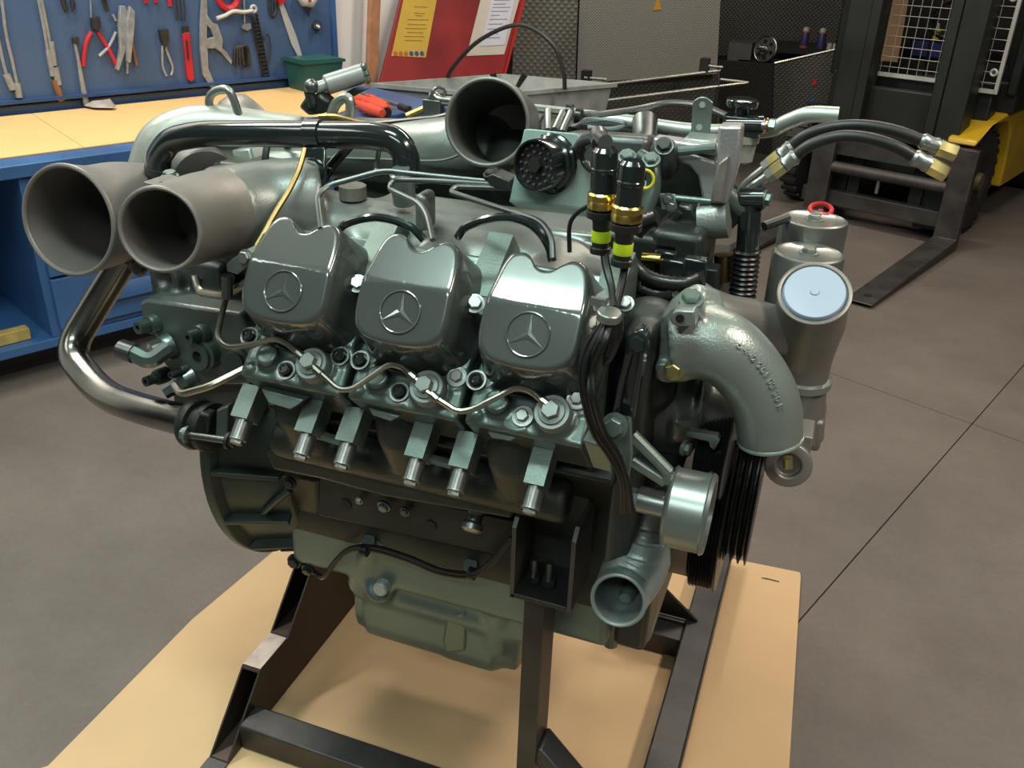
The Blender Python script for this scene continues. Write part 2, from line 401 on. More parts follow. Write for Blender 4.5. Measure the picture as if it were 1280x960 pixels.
# pegboard
PN = BD2-.03
g = G(); g.prism([BP(UL, PN, BH+.045), BP(1.555, PN, BH+.045), BP(1.555, PN+.02, BH+.045), BP(UL, PN+.02, BH+.045)], (0, 0, 1.3))
peg = uvbox(tag(build('pegboard', g, pegm, None, flat=True), 'blue perforated tool board on the wall behind the bench', 'tool board'))
g = G(); g.prism([BP(UL, PN-.03, BH+.05), BP(1.555, PN-.03, BH+.05), BP(1.555, PN, BH+.05), BP(UL, PN, BH+.05)], (0, 0, .012)); build('ledge', g, blued, peg)
g = G(); g.prism([BP(1.535, PN-.01, BH+.045), BP(1.56, PN-.01, BH+.045), BP(1.56, PN, BH+.045), BP(1.535, PN, BH+.045)], (0, 0, 1.3)); build('edge_strip', g, bluep, peg)
def Q(px, py, o=.012): return PL(px, py, bn*(PN-o), bn)
def qpoly(pts, th=.008, o=.004): return G().prism([Q(*p, o) for p in pts], -bn*th)
def qpath(pts, w, o=.008, k=4): return G().sweep(smooth_path([Q(*p, o) for p in pts], k), w, 8)
TG = 'hand tools hanging on the blue tool board'
# long extension bars with joint sockets, left
for pts, end, lab in (([(2, 0), (8, 45), (15, 75), (21, 104)], [(21, 104), (24, 122)], 'long steel T-bar wrench with universal joint, second from the left edge'),
                      ([(-12, 0), (-3, 45), (4, 78), (8, 93)], [(8, 93), (16, 112)], 'long steel T-bar wrench at the very left edge of the tool board'),):
    t = thing('socket_wrench', lab, 'wrench', Q(*pts[-1]), TG)
    build('shaft', qpath(pts, .006), tool, t); build('socket', qpath(end, .013), tool, t)
for pts, e1, e2, lab in (([(52, 0), (58, 30), (64, 62)], [(64, 52), (68, 82)], [(69, 84), (73, 106)], 'long bright extension bar with knurled joint left of the small pry bar'),
                         ([(48, 0), (54, 30), (60, 65)], [(60, 62), (66, 95)], [(68, 100), (77, 126)], 'long dull extension bar with copper-brown socket end')):
    t = thing('extension_bar', lab, 'wrench', Q(*pts[-1]), TG)
    build('shaft', qpath(pts, .006), tool, t); build('joint', qpath(e1, .010), tool, t); build('socket', qpath(e2, .013), brownt if 'copper' in lab else tool, t)
t = thing('pry_bar', 'small steel pry bar with flared head beside the red-handled cutters', 'pry bar', Q(100, 120), TG)
build('head', qpoly([(89, 47), (97, 46), (96, 55), (90, 54)], .015), toold, t); build('shaft', G().sweep([Q(93, 52), Q(97, 70), Q(102, 100), Q(108, 130)], [.005, .006, .009, .012], 8), tool, t)
t = thing('side_cutters', 'side cutting pliers with spread red handles', 'pliers', Q(118, 40), TG)
build('jaws', qpoly([(112, 22), (122, 20), (124, 32), (120, 39), (113, 34)], .02), toold, t)
build('handle', qpath([(114, 40), (108, 52), (105, 68), (104, 83)], .008), gripr, t); build('handle', qpath([(122, 40), (132, 55), (139, 68), (146, 83)], .008), gripr, t)
build('hook', qpath([(113, -5), (114, 22)], .0025), tool, t)
for k, (pts, lab) in enumerate(((([(148, 7), (154, 7), (158, 20), (156, 45), (154, 65), (146, 88), (143, 86), (148, 60), (146, 30)]), 'silver locking pliers in front of the pair beside the red-handled cutters'),
                                (([(160, 7), (166, 14), (166, 30), (164, 50), (161, 78), (157, 77), (157, 50), (156, 28)]), 'silver locking pliers at the back of the pair beside the red-handled cutters'))):
    t = thing('locking_pliers', lab, 'pliers', Q(155, 45), TG)
    build('body', qpoly(pts, .02, .008+.02*k), tool, t, bev=.002)
    build('release_lever', qpath([(145, 40), (136, 58), (124, 70)] if k == 0 else [(164, 50), (168, 68), (171, 82)], .006, .01), tool if k == 0 else brownt, t)
    build('adjusting_screw', qpath([(141, 18), (145, 26)] if k == 0 else [(159, 78), (159, 92)], .005, .01), tool, t)
t = thing('combination_pliers', 'plain steel slip-joint pliers left of the red cutter knife', 'pliers', Q(205, 60), TG)
build('jaws', qpoly([(197, 37), (208, 36), (209, 50), (204, 60), (199, 48)], .018), toold, t)
build('handle', qpath([(203, 57), (203, 75), (204, 85), (208, 95)], .005), tool, t); build('handle', qpath([(206, 57), (212, 73), (216, 85), (214, 94)], .005), tool, t)
t = thing('cutter_knife', 'red snap-off cutter knife with dark tip', 'knife', Q(232, 70), TG)
build('body', qpoly([(227, 41), (235, 40), (241, 98), (237, 102), (233, 99)], .015), gripr, t, bev=.002); build('tip', qpoly([(227, 33), (234, 32), (235, 41), (227, 41)], .014), toold, t)
build('slot', qpoly([(232, 50), (234, 50), (236, 75), (234, 75)], .004, .019), toold, t)
t = thing('spring_compressor', 'large steel clamp tool with curved jaw right of the red cutter knife', 'clamp', Q(255, 60), TG)
build('arm', qpoly([(251, -5), (257, -5), (258, 20), (257, 40), (259, 85), (270, 112), (266, 115), (252, 93), (249, 60), (249, 30)], .012), tool, t, bev=.001)
build('cross_arm', qpoly([(257, 18), (264, 28), (270, 30), (277, 50), (275, 65), (268, 60), (258, 60), (258, 48), (266, 46), (262, 36), (257, 30)], .014, .01), tool, t, bev=.001)
build('jaw', qpoly([(275, 58), (283, 66), (289, 76), (288, 80), (280, 71), (274, 63)], .008), tool, t)
t = thing('pipe_handle', 'pale bent lever handle lying across the tool board hooks', 'lever', Q(300, 20), TG)
build('handle', qpath([(271, 23), (282, 19), (292, 14), (305, 15), (316, 13)], .008, .03), whitep, t); build('clevis', G().torus(Q(317, 11, .03), bn, .012, .006), whitep, t)
t = thing('red_tape_ring', 'red ring shaped tool at the top of the tool board', 'ring', Q(285, -5), TG)
build('ring', G().torus(Q(285, -3, .012), bn, .042, .014), gripr, t)
t = thing('hose_clip_bundle', 'small bunch of dark looped clips right of the large steel clamp tool', 'clip', Q(302, 70), TG)
for i in range(4): build('loop', qpath([(293+i*4, 82), (294+i*3, 62), (299+i*2, 57), (304+i*2, 62), (306+i*2, 84)], .006, .008+.008*i), toold, t)
t = thing('drive_chain', 'dark roller chain hanging right of the looped clips', 'chain', Q(325, 60), TG)
for i in range(16):
    f = i/15; a = (318+14*f, 22+72*f)
    p = Q(*a); g = G(); d = (Q(332, 94)-Q(318, 22)).normalized(); side = d.cross(bn)
    g.bar(p-side*.012, p+side*.012, .006, .012, d); g.bar(p-side*.012-d*.012, p-side*.012+d*.012, .004, .012); g.bar(p+side*.012-d*.012, p+side*.012+d*.012, .004, .012); build('chain_link', g, toold, t)
t = thing('puller_rod', 'thin grey rod with square pad hanging behind the drive chain', 'rod', Q(306, 20), TG)
build('rod', qpath([(305, -5), (306, 30)], .004), tool, t); build('pad', qpoly([(302, 30), (311, 29), (312, 35), (307, 38), (301, 35)], .014), tool, t)
t = thing('wire_coil', 'small dark coil hanging against the roller chain', 'wire', Q(334, 60), TG)
build('coil', G().sweep(smooth_path([Q(333+5*sin(a), 62+20*cos(a)) for a in [i*.8 for i in range(9)]], 3), .003, 6), toold, t)
t = thing('hand_saw', 'long tapering pale saw blade with red grip near the board edge', 'saw', Q(360, 40), TG)
build('blade', qpoly([(347, 2), (352, 1), (362, 25), (370, 45), (379, 76), (376, 78), (364, 55), (355, 28)], .004), whitep, t); build('grip', qpoly([(345, -6), (354, -6), (353, 3), (347, 5)], .02), gripr, t)
t = thing('angle_grinder', 'white power tool with red button at the top corner of the tool board', 'power tool', Q(385, 0), TG)
build('body', G().sweep([Q(372, -6, .03), Q(380, 1, .03), Q(388, 3, .03), Q(396, -4, .03)], [.012, .024, .024, .014], 12), whitep, t); build('nozzle', G().cyl(Q(383, 6, .03), Q(386, 20, .02), .012, .003), toold, t)
build('button', G().ball(Q(387, 0, .055), .008), gripr, t)
t = thing('black_cable', 'black cable hanks hanging left of the saw blade', 'cable', Q(340, 5), TG)
build('loop', qpath([(337, -5), (338, 15), (342, 20), (345, 12), (343, -5)], .007), toold, t)
for (px, py, lab) in ((396, 32, 'upper black clamp knob on the right edge of the tool board'), (397, 75, 'lower black clamp knob on the right edge of the tool board')):
    t = thing('clamp_knob', lab, 'knob', Q(px, py)); build('knob', G().cyl(Q(px, py, .0), Q(px, py, .035), .022, .016), toold, t); build('stem', G().cyl(Q(px, py, .03), Q(px+4, py+3, .045), .008), tool, t)
for i, (px, lab) in enumerate(((80, 'dark jaws of pliers hanging from the upper edge, left of the red-handled cutters'), (130, 'thin black pick tools hanging above the locking pliers'), (182, 'pair of red screwdriver grips at the picture top edge'), (212, 'single red grip with long dark blade at the picture top edge'), (226, 'thin dark scribers hanging above the red cutter knife'))):
    t = thing('hanging_tool', lab, 'tool', Q(px, 4), TG)
    if i == 0: build('jaw', qpath([(77, -8), (80, 6), (83, 13)], .009), toold, t); build('jaw', qpath([(88, -8), (91, 4), (91, 12)], .008), toold, t)
    if i == 1:
        for k in range(3): build('pick', qpath([(126+3*k, -8), (129+2*k, 4), (132+k*2, 13)], .003), toold, t)
    if i == 2: build('grip', qpath([(180, -8), (183, 4)], .008), gripr, t); build('grip', qpath([(193, -8), (195, 3)], .008), gripr, t)
    if i == 3: build('grip', qpath([(212, -8), (213, 8)], .008), gripr, t)
    if i == 4:
        for k in range(3): build('pick', qpath([(218+5*k, -8), (221+5*k, 10), (221+5*k, 26)], .003), toold, t)
# things on the bench
g = G()
p = Z(125, 133, BH+.02); g.add([p+V(v)*.62 for v in ((-.1, -.03, 0), (0, -.05, 0), (.11, 0, 0), (.07, .06, 0), (-.06, .05, 0), (-.05, 0, .03), (.02, -.01, .02), (.07, .02, .05), (.0, .03, .035))],
   [(0, 1, 5), (1, 6, 5), (1, 2, 6), (2, 7, 6), (2, 3, 7), (3, 8, 7), (3, 4, 8), (4, 5, 8), (4, 0, 5), (5, 6, 8), (6, 7, 8), (0, 4, 3, 2, 1)])
solo('crumpled_rag', g, mat('rag_grey', (.35, .31, .29), 0, .9, .2, 30, .4, 90), 'crumpled grey rag on the bench cardboard below the pry bar', 'rag', ang=20)
bx = thing('plastic_bin', 'teal plastic storage bin at the back of the bench by the white wall', 'bin', Z(378, 125, BH+.01))
p = Z(383, 128, BH+.011)
def tray(c, u, n, w, d, h, t, taper=1.0):
    g = G(); u, n = V(u), V(n); b = V(c)
    def ring(z, k, off): return [b+u*(i*(w/2-off)*k)+n*(j*(d/2-off)*k)+V((0, 0, z)) for i, j in ((-1, -1), (1, -1), (1, 1), (-1, 1))]
    vs = ring(0, taper, 0)+ring(h, 1, 0)+ring(h, 1, t)+ring(t, taper, t)
    fs = [(3, 2, 1, 0), (12, 13, 14, 15)]
    for a, c2 in ((0, 4), (4, 8), (8, 12)):
        for i in range(4): j = (i+1) % 4; fs.append((a+i, a+j, c2+j, c2+i))
    return g.add(vs, fs)
p = BP(1.36, BD2-.14, BH+.011)
build('shell', tray(p, bu, bn, .20, .17, .13, .006, .85), tealp, bx); build('rim', tray(p+V((0, 0, .118)), bu, bn, .215, .185, .012, .014), tealp, bx)
# orange glove
t = thing('work_glove', 'orange knitted work glove with black cuff at the far end of the bench', 'glove', Z(475, 130, BH+.02))
c0 = Z(470, 132, BH+.03); R = bu
g = G()
for a, b, r in (((445, 123), (485, 138), .026), ((450, 132), (478, 142), .024), ((452, 126), (484, 134), .026), ((440, 128), (455, 130), .012), ((447, 121), (462, 124), .011), ((458, 119), (472, 124), .011), ((467, 122), (480, 128), .010)):
    g.sweep([Z(*a, BH+.037), Z((a[0]+b[0])/2, (a[1]+b[1])/2, BH+.04), Z(*b, BH+.037)], [r*.7, r, r*.8], 10)
build('knit', g, glovem, t, vox=.004, sm=4)
build('cuff', G().sweep([Z(474, 137, BH+.03), Z(484, 141, BH+.03)], [.024, .02], 10), rubber, t)
t = thing('steel_pry_rod', 'long bright steel rod lying across the bench end by the glove', 'rod', Z(500, 137, BH+.03))
build('rod', G().cyl(Z(452, 118, BH+.03), Z(538, 143, BH+.03), .008), zinc, t); build('ferrule', G().cyl(Z(500, 133, BH+.03), Z(512, 137, BH+.03), .014), toold, t)
# leaning plank against the white wall
g = G(); a, b = Pf(463, 122, BD2-.06), Pf(470, -60, BD2-.06); d_ = (b-a).normalized(); a = a-d_*((a.z-.003)/d_.z); g.bar(a, b, .055, .03, bu)
solo('wooden_plank', g, wood, 'narrow reddish wooden plank standing against the white wall', 'plank', bev=.002)

# ================================================================== PARTS WASHER (tub with red lid)
zr = .71
A0, B0, C0 = Z(463, 104, zr), Z(628, 92, zr), Z(770, 105, zr)
e1 = (C0-B0); e1.z = 0; e1 = e1.normalized(); e2 = V((e1.y, -e1.x, 0))
if (A0-B0).dot(e2) < 0: e2 = -e2
wd = .95; dp = (A0-B0).dot(e2)
washer = thing('parts_washer', 'grey parts washing tub with open red lid behind the engine', 'parts washer', (B0+e2*dp/2+e1*wd/2)*1-V((0, 0, zr)))
def WPt(px, py): return Z(px, py, zr)
corn = [Z(463, 104, zr), Z(628, 92, zr), Z(772, 104, zr)]
corn.append(corn[0]+(corn[2]-corn[1]))
cc = sum(corn, V())/4
g = G(); o4 = corn; inn = [p+(cc-p)*.07 for p in corn]; lo = [p+(cc-p)*.14-V((0, 0, .16)) for p in corn]; lo2 = [p+(cc-p)*.17-V((0, 0, .15)) for p in corn]
lo2 = [V((p.x, p.y, zr-.12)) for p in [q+(cc-q)*.16 for q in corn]]
vs = [V((p.x, p.y, zr-.19)) for p in [q+(cc-q)*.10 for q in corn]]+[p+(cc-p)*.05-V((0, 0, .02)) for p in o4]+[p-V((0, 0, .018)) for p in o4]+[V(p) for p in o4]+inn+lo2
fs = [(3, 2, 1, 0)]
for k in range(5):
    for i in range(4): j = (i+1) % 4; fs.append((4*k+i, 4*k+j, 4*k+4+j, 4*k+4+i))
fs.append((20, 21, 22, 23)); g.add(vs, fs); build('tub', g, tubm, washer, flat=True)
for p in corn:
    q = p+(cc-p)*.14; build('leg', G().box((q.x, q.y, (zr-.19)/2), (.05, .05, zr-.19)), tubm, washer)
# lid leans back from the rear-left rim (A0-B0 side)
la = corn[0]+(corn[0]-corn[1])*.0; lb = corn[1]; ld = (lb-la).normalized(); ln = V((-ld.y, ld.x, 0))
if ln.dot(CAM-la) > 0: ln = -ln
def LidP(px, py): return PL(px, py, la+ln*.0, lidn)
up = (V((0, 0, 1))+ln*.28).normalized(); lidn = ld.cross(up).normalized()
if lidn.dot(CAM-la) < 0: lidn = -lidn
P = [LidP(475, 104), LidP(629, 92), LidP(668, -60), LidP(515, -60)]
g = G().prism(P, -lidn*.02); lid = build('lid', g, red, washer, bev=.003)
def lid_poly(pts, off, th, m, nm, par=lid): return build(nm, G().prism([LidP(*p)+lidn*off for p in pts], lidn*th), m, par, flat=True)
lid_poly([(629, 93), (632, 92), (671, -60), (667, -60)], .001, .006, mat('red_edge', (.38, .02, .015), 0, .4), 'lid_edge')
lid_poly([(489, 70), (532, 72), (548, -12), (507, -14)], .001, .001, yellowp, 'yellow_notice')
lid_poly([(583, 70), (630, 68), (652, -12), (604, -14)], .001, .001, mat('plastic_sleeve', (.50, .45, .40), 0, .35), 'document_sleeve')
lid_poly([(600, 58), (630, 56), (645, -8), (616, -8)], .0035, .001, mat('document_paper', (.50, .50, .58), 0, .7), 'document')
ink = mat('print_ink', (.10, .07, .02), 0, .7); inkb = mat('print_ink_blue', (.02, .05, .22), 0, .7); inkg = mat('print_ink_grey', (.2, .2, .26), 0, .7); inkr = mat('print_ink_red', (.42, .10, .02), 0, .7)
g = G()
for i, y in enumerate([8, 16, 19, 24, 30, 35, 40, 45, 50]):
    k = (70-y)/82; x0 = 489+18*k+8; w = (16, 14, 9, 26, 24, 27, 20, 25, 22)[i]; x0 += (30-w)/2
    g.prism([LidP(x0, y)+lidn*.003, LidP(x0+w, y+.5)+lidn*.003, LidP(x0+w, y+1.3)+lidn*.003, LidP(x0, y+.9)+lidn*.003], lidn*.0005)
o = build('notice_print', g, mat('faint_ink', (.30, .19, .03), 0, .7), lid, flat=True); o['kind'] = 'stuff'
g = G()
for i, y in enumerate([0, 5, 9, 14, 19, 24, 30, 36, 42, 47]):
    k = (58-y)/66; x0 = 600+16*k+3; w = (20, 16, 22, 20, 12, 22, 18, 20, 15, 19)[i]
    g.prism([LidP(x0, y)+lidn*.005, LidP(x0+w, y-.3)+lidn*.005, LidP(x0+w, y+.6)+lidn*.005, LidP(x0, y+.9)+lidn*.005], lidn*.0005)
o = build('document_print', g, inkg, lid, flat=True); o['kind'] = 'stuff'
for i in range(6):
    p = LidP(494+6.6*i, 67)+lidn*.003; build('notice_symbol', G().cyl(p, p+lidn*.001, .011, n=14), inkb if i > 2 else inkr, lid)
# gooseneck hose and brushes
t = thing('gooseneck_hose', 'thin black hose arching over the parts washing tub', 'hose', Z(560, 105, zr))
build('hose', G().tube([Z(556, 108, zr-.05), PL(566, 85, cc, e2+V((0, 0, 0))), PL(600, 50, cc, e2), PL(650, 31, cc, e2), PL(690, 55, cc, e2), PL(704, 90, cc, e2), PL(706, 112, cc, e2)], .010, 10), rubber, t)
for a, b, lab in (((622, 112), (616, 92), 'short black brush handle standing in the washing tub, left of two'), ((646, 110), (656, 93), 'short black brush handle standing in the washing tub, right of two')):
    t = thing('wash_brush', lab, 'brush', Z(*a, zr-.1)); build('handle', G().sweep([PL(*a, cc, e2), PL(*b, cc, e2)], [.010, .016], 10), rubber, t)

# ================================================================== BACKGROUND MACHINES
def vplane(pts_px, Pb, n, th, m, name, parent, **k): return uvbox(build(name, G().prism([PL(*p, Pb, n) for p in pts_px], V(n)*th), m, parent, flat=True))
# tall tread-plate booth
Pb = V((-.75, 4.2, 0)); nb = V((-.35, .94, 0)).normalized()
booth = thing('plated_booth', 'tall booth clad in patterned steel plate behind the washing tub', 'cabinet', PL(720, 160, Pb, nb))
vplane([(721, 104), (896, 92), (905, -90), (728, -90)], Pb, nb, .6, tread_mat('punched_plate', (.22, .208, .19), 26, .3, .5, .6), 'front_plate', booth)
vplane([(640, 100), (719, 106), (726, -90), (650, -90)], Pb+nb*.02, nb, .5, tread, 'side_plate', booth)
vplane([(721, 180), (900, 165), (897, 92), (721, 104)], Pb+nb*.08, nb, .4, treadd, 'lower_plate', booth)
build('warning_triangle', G().prism([PL(*p, Pb-nb*.005, nb) for p in ((816, 13), (827, 12), (823, -4))], nb*.003), mat('warning_yellow', (.40, .22, .01), 0, .5), booth)
g = G()
for a, b in (((722, 110), (900, 88)), ((722, 130), (935, 103)), ((900, 86), (935, 103))): g.sweep([PL(*a, Pb-nb*.35, nb), PL(*b, Pb-nb*.35, nb)], .010, 8)
rk = thing('tube_rack', 'low bright steel tube rail in front of the patterned steel booth', 'rail', PL(800, 110, Pb-nb*.35, nb))
for a, b in (((722, 110), (900, 88)), ((722, 130), (935, 103)), ((754, 98), (756, 128)), ((898, 86), (898, 108)), ((730, 97), (758, 99)), ((884, 82), (903, 84)), ((900, 99), (935, 103))):
    build('rail_tube', G().sweep([PL(*a, Pb-nb*.35, nb), PL(*b, Pb-nb*.35, nb)], .009, 8), steel, rk)
for a in ((733, 96), (881, 81)): build('hinge_block', G().box(PL(*a, Pb-nb*.33, nb), (.05, .05, .07)), mastm, rk)
for a in ((756, 130), (898, 110)): p = PL(*a, Pb-nb*.35, nb); build('rail_post', G().cyl((p.x, p.y, 0), p, .012), mastm, rk)
# plated bin / enclosure on the right
c1 = Z(965, 195, 0)
kx = V((c1.x, c1.y, 0)); nr = V((.20, .98, 0)).normalized()
tr = PL(1058, 60, kx, (-.25, .97, 0)); 
encl = thing('tread_plate_enclosure', 'low dark enclosure of diamond tread plate behind the engine front', 'enclosure', kx)
n1 = V((-.25, .97, 0)).normalized()
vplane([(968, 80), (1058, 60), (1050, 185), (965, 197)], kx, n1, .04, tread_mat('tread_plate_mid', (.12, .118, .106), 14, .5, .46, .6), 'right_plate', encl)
n2 = V((.35, .94, 0)).normalized()
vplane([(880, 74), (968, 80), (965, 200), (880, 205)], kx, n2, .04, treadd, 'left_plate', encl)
build('edge_trim', G().sweep([PL(968, 79, kx, n1), PL(1057, 59, kx, n1)], .008, 6), steel, encl); build('edge_trim', G().sweep([PL(1057, 59, kx, n1), PL(1051, 110, kx, n1)], .010, 6), steel, encl)
for c3, pts in ((redp, [(1016, 101), (1021, 98), (1020, 105), (1015, 108)]), (mat('blue_sticker', (.01, .12, .36), 0, .5), [(1012, 126), (1018, 121), (1016, 131), (1010, 135)])):
    build('sticker', G().prism([PL(*p, kx-n1*.008, n1) for p in pts], -n1*.002), c3, encl)
Kb = kx+V((0, 1.3, 0))
g = G().prism([PL(*p, Kb, (0, 1, 0)) for p in ((890, 70), (1070, 62), (1080, -90), (895, -90))], (0, .1, 0)); dp_ = uvbox(tag(build('machine_back_panel', g, treadd, None, flat=True), 'dark patterned steel panel behind the spray cans', 'panel'))
shf = thing('dark_shelf', 'dark shelf carrying two spray cans behind the plated enclosure', 'shelf', PL(1010, 60, kx+V((0, .7, 0)), (0, 1, 0)))
Ks = kx+V((0, .7, 0))
a, b = PL(965, 58, Ks, (0, 1, 0)), PL(1062, 58, Ks, (0, 1, 0)); b.z = a.z; g = G().prism([a, b, b+V((0, .5, 0)), a+V((0, .5, 0))], (0, 0, -.04)); build('shelf_board', g, mastm, shf)
for q in (a, b): build('shelf_leg', G().box((q.x, q.y+.05, (q.z-.04)/2), (.05, .05, q.z-.04)), mastm, shf)
for px, lab in ((1005, 'blue and white spray can with red base, left of the pair on the shelf'), (1026, 'blue and white spray can, right of the pair on the shelf')):
    p = PL(px, 55, Ks+V((0, .06, 0)), (0, 1, 0)); p.z = a.z+.001
    t = thing('spray_can', lab, 'spray can', p); sc = .115/22
    build('can', G().lathe(p, (0, 0, 1), [(.030, 0), (.030, .10), (.024, .115)], 16), mat('can_blue', (.06, .06, .16), .3, .4), t)
    build('cap', G().lathe(p+V((0, 0, .113)), (0, 0, 1), [(.024, 0), (.022, .022), (.012, .03)], 16), whitep, t)
    build('collar', G().lathe(p+V((0, 0, .108)), (0, 0, 1), [(.027, 0), (.025, .01)], 16), mat('can_orange', (.6, .12, .02), 0, .5), t)
    if px < 1010: build('base_band', G().lathe(p, (0, 0, 1), [(.031, 0), (.031, .014)], 16), mat('can_red', (.5, .05, .03), 0, .5), t)
p = PL(1040, 60, Ks+V((0, .04, 0)), (0, 1, 0)); p.z = a.z+.001
t = thing('white_mug_pair', 'two small white cups on the dark shelf beside the spray cans', 'cup', p)
for k in (-.02, .02): build('cup', G().cyl(p+V((k, 0, 0)), p+V((k, 0, .045)), .018), whitep, t)
# flanged wheel on spindle
Kw = kx+V((-.05, .25, 0)); wn = V((-.45, -.85, .2)).normalized()
t = thing('spoked_flange_wheel', 'grey round flange wheel with threaded hub on the machine behind', 'wheel', PL(957, 62, Kw, (0, 1, 0)))
p = PL(957, 62, Kw, (0, 1, 0))
g = G(); g.torus(p, wn, .085, .010, 32, 8); build('rim', g, steel, t); build('disc', G().cyl(p, p+wn*.008, .082), mat('wheel_dark', (.16, .15, .14), .6, .5), t)
for i in range(6):
    s_, u_, d_ = frame_of(wn); q = p+wn*.012+(s_*cos(i*pi/3+.3)+u_*sin(i*pi/3+.3))*.055; build('lightening_hole', G().cyl(q-wn*.002, q+wn*.001, .013), blackm, t)
build('hub', G().lathe(p, wn, [(.035, 0), (.035, .03), (.022, .03), (.022, .05), (.026, .055), (.022, .06), (.026, .07), (.02, .075), (.023, .09), (.014, .09), (.014, .12)], 16), steel, t)
mb = PL(930, 62, Kw, (0, 1, 0)); build('motor_block', G().box(mb+V((-.03, .12, -.02)), (.16, .2, .12)), mat('motor_grey', (.16, .16, .15), .6, .5), t)
build('pedestal', G().box((p.x-.03, p.y+.12, (p.z-.08)/2), (.3, .2, p.z-.08)), mastm, t)

# ================================================================== FORKLIFT
FH = Z(1180, 303, .04); ff = V((-.355, -.935, 0)).normalized(); fl = V((.935, -.355, 0)).normalized()
fo = V((FH.x, FH.y, 0))
def FP(l, b, z): return fo+fl*l-ff*b+V((0, 0, z))       # l to the picture's right, b backwards
def fbox(l0, l1, b0, b1, z0, z1): return G().prism([FP(l0, b0, z0), FP(l1, b0, z0), FP(l1, b1, z0), FP(l0, b1, z0)], (0, 0, z1-z0))
fk = thing('forklift_truck', 'yellow and black forklift truck parked at the right with forks lowered', 'forklift', FP(-.35, .8, 0))
for l in (0, -.70):
    g = G()
    prof = [(0, .045, 0), (1.08, .014, 0)]
    side = [FP(l-.06, .0, .035), FP(l-.06, .045, .035)]
    pts = [(.045, .015), (-1.07, .015), (-1.07, .022), (-.1, .055), (0, .06), (0, .50), (.045, .50)]
    g.prism([FP(l-.06, b, z) for b, z in pts], fl*.115)
    f = build('fork', g, forkm, fk, bev=.006)
    build('fork_stop', G().cyl(FP(l, -.98, .02), FP(l, -.98, .028), .016), dark, f)
build('carriage_bar', fbox(-.80, .04, .05, .10, .36, .44), forkm, fk, bev=.004); build('carriage_bar', fbox(-.80, .03, .05, .10, .09, .17), forkm, fk, bev=.004)
build('side_shift_tube', G().cyl(FP(-.66, .03, .30), FP(-.05, .03, .30), .03), forkm, fk)
build('side_shift_rod', G().cyl(FP(-.05, .03, .30), FP(.0, .03, .30), .012), zinc, fk)
for l in (-.55, -.22): build('carriage_upright', fbox(l-.03, l+.03, .11, .16, .12, .42), mastm, fk)
build('hose_fitting', G().cyl(FP(-.4, .05, .20), FP(-.4, .05, .27), .010), zinc, fk)
build('mast_rail', fbox(-.76, -.64, .13, .28, .05, 2.2), mastm, fk, bev=.005); build('mast_rail', fbox(-.21, -.09, .13, .28, .05, 2.2), mastm, fk, bev=.005)
build('inner_rail', fbox(-.64, -.59, .12, .2, .10, 2.2), mastm, fk, bev=.004); build('inner_rail', fbox(-.26, -.21, .12, .2, .10, 2.2), mastm, fk, bev=.004)
build('lift_cylinder', G().cyl(FP(-.62, .26, .1), FP(-.62, .26, 2.2), .025), mastm, fk); build('lift_cylinder', G().cyl(FP(-.24, .26, .1), FP(-.24, .26, 2.2), .025), mastm, fk)
build('mast_crosshead', fbox(-.64, -.21, .2, .26, .44, .70), mastm, fk, bev=.006)
build('dash_panel', fbox(-.88, -.04, .37, .50, .20, .74), mastm, fk, bev=.01)
build('dash_ridge', fbox(-.62, -.22, .39, .43, .57, .60), mastm, fk, bev=.005)
# wire safety screen, two panels
wirem = mat('wire_grey', (.40, .40, .38), .4, .4)
scr = [(-.66, -.28, .74), (-.16, -.03, .72)]
for (l0, l1, z0) in scr:
    build('screen_rail', fbox(l0, l1, .33, .345, z0, z0+.02), whitep, fk)
    n = int((l1-l0)/.047)
    for i in range(n+1): l = l0+(l1-l0)*i/n; build('screen_wire', G().sweep([FP(l, .335, z0), FP(l, .335, 2.0)], .0019, 5), wirem, fk)
    for i in range(24): z = z0+.05+i*.05; build('screen_wire', G().sweep([FP(l0, .332, z), FP(l1, .332, z)], .0019, 5), wirem, fk)
build('screen_stile', fbox(-.035, -.018, .33, .35, .72, 2.0), whitep, fk)
for z in (.82, 1.16): build('screen_grommet', G().torus(FP(-.055, .325, z), ff, .014, .006), whitep, fk)
build('front_pillar', fbox(-.02, .03, .50, .60, .7, 2.1), mastm, fk, bev=.01); build('front_pillar', fbox(-.95, -.87, .50, .60, .7, 2.1), mastm, fk, bev=.01)
build('overhead_guard', fbox(-.95, .05, .5, 1.6, 2.1, 2.15), mastm, fk, bev=.01)
for (l0, l1) in ((-.11, -.01), (-1.0, -.90)):
    g = G(); c = FP((l0+l1)/2, .42, .27); w = l1-l0
    g.lathe(FP(l0, .42, .27), fl, [(.13, .01), (.15, .0), (.245, .0), (.268, .02), (.268, w-.02), (.245, w), (.15, w), (.13, w-.015)], 40)
    wheel = build('front_wheel', g, tyre, fk)
    for i in range(26):
        a = 2*pi*i/26; dv = (-ff*cos(a)+V((0, 0, 1))*sin(a)); q = FP((l0+l1)/2, .42, .27)+dv*.27
        build('tread_block', G().bar(q-fl*w*.48, q+fl*w*.48, .03, .014, dv.cross(fl)), tyre, wheel)
    build('wheel_hub', G().lathe(FP(l1-.02, .42, .27), fl, [(.13, -.02), (.12, .0), (.05, .0), (.045, .03)], 24), mat('rim_dirty', (.12, .10, .05), .2, .6), wheel)
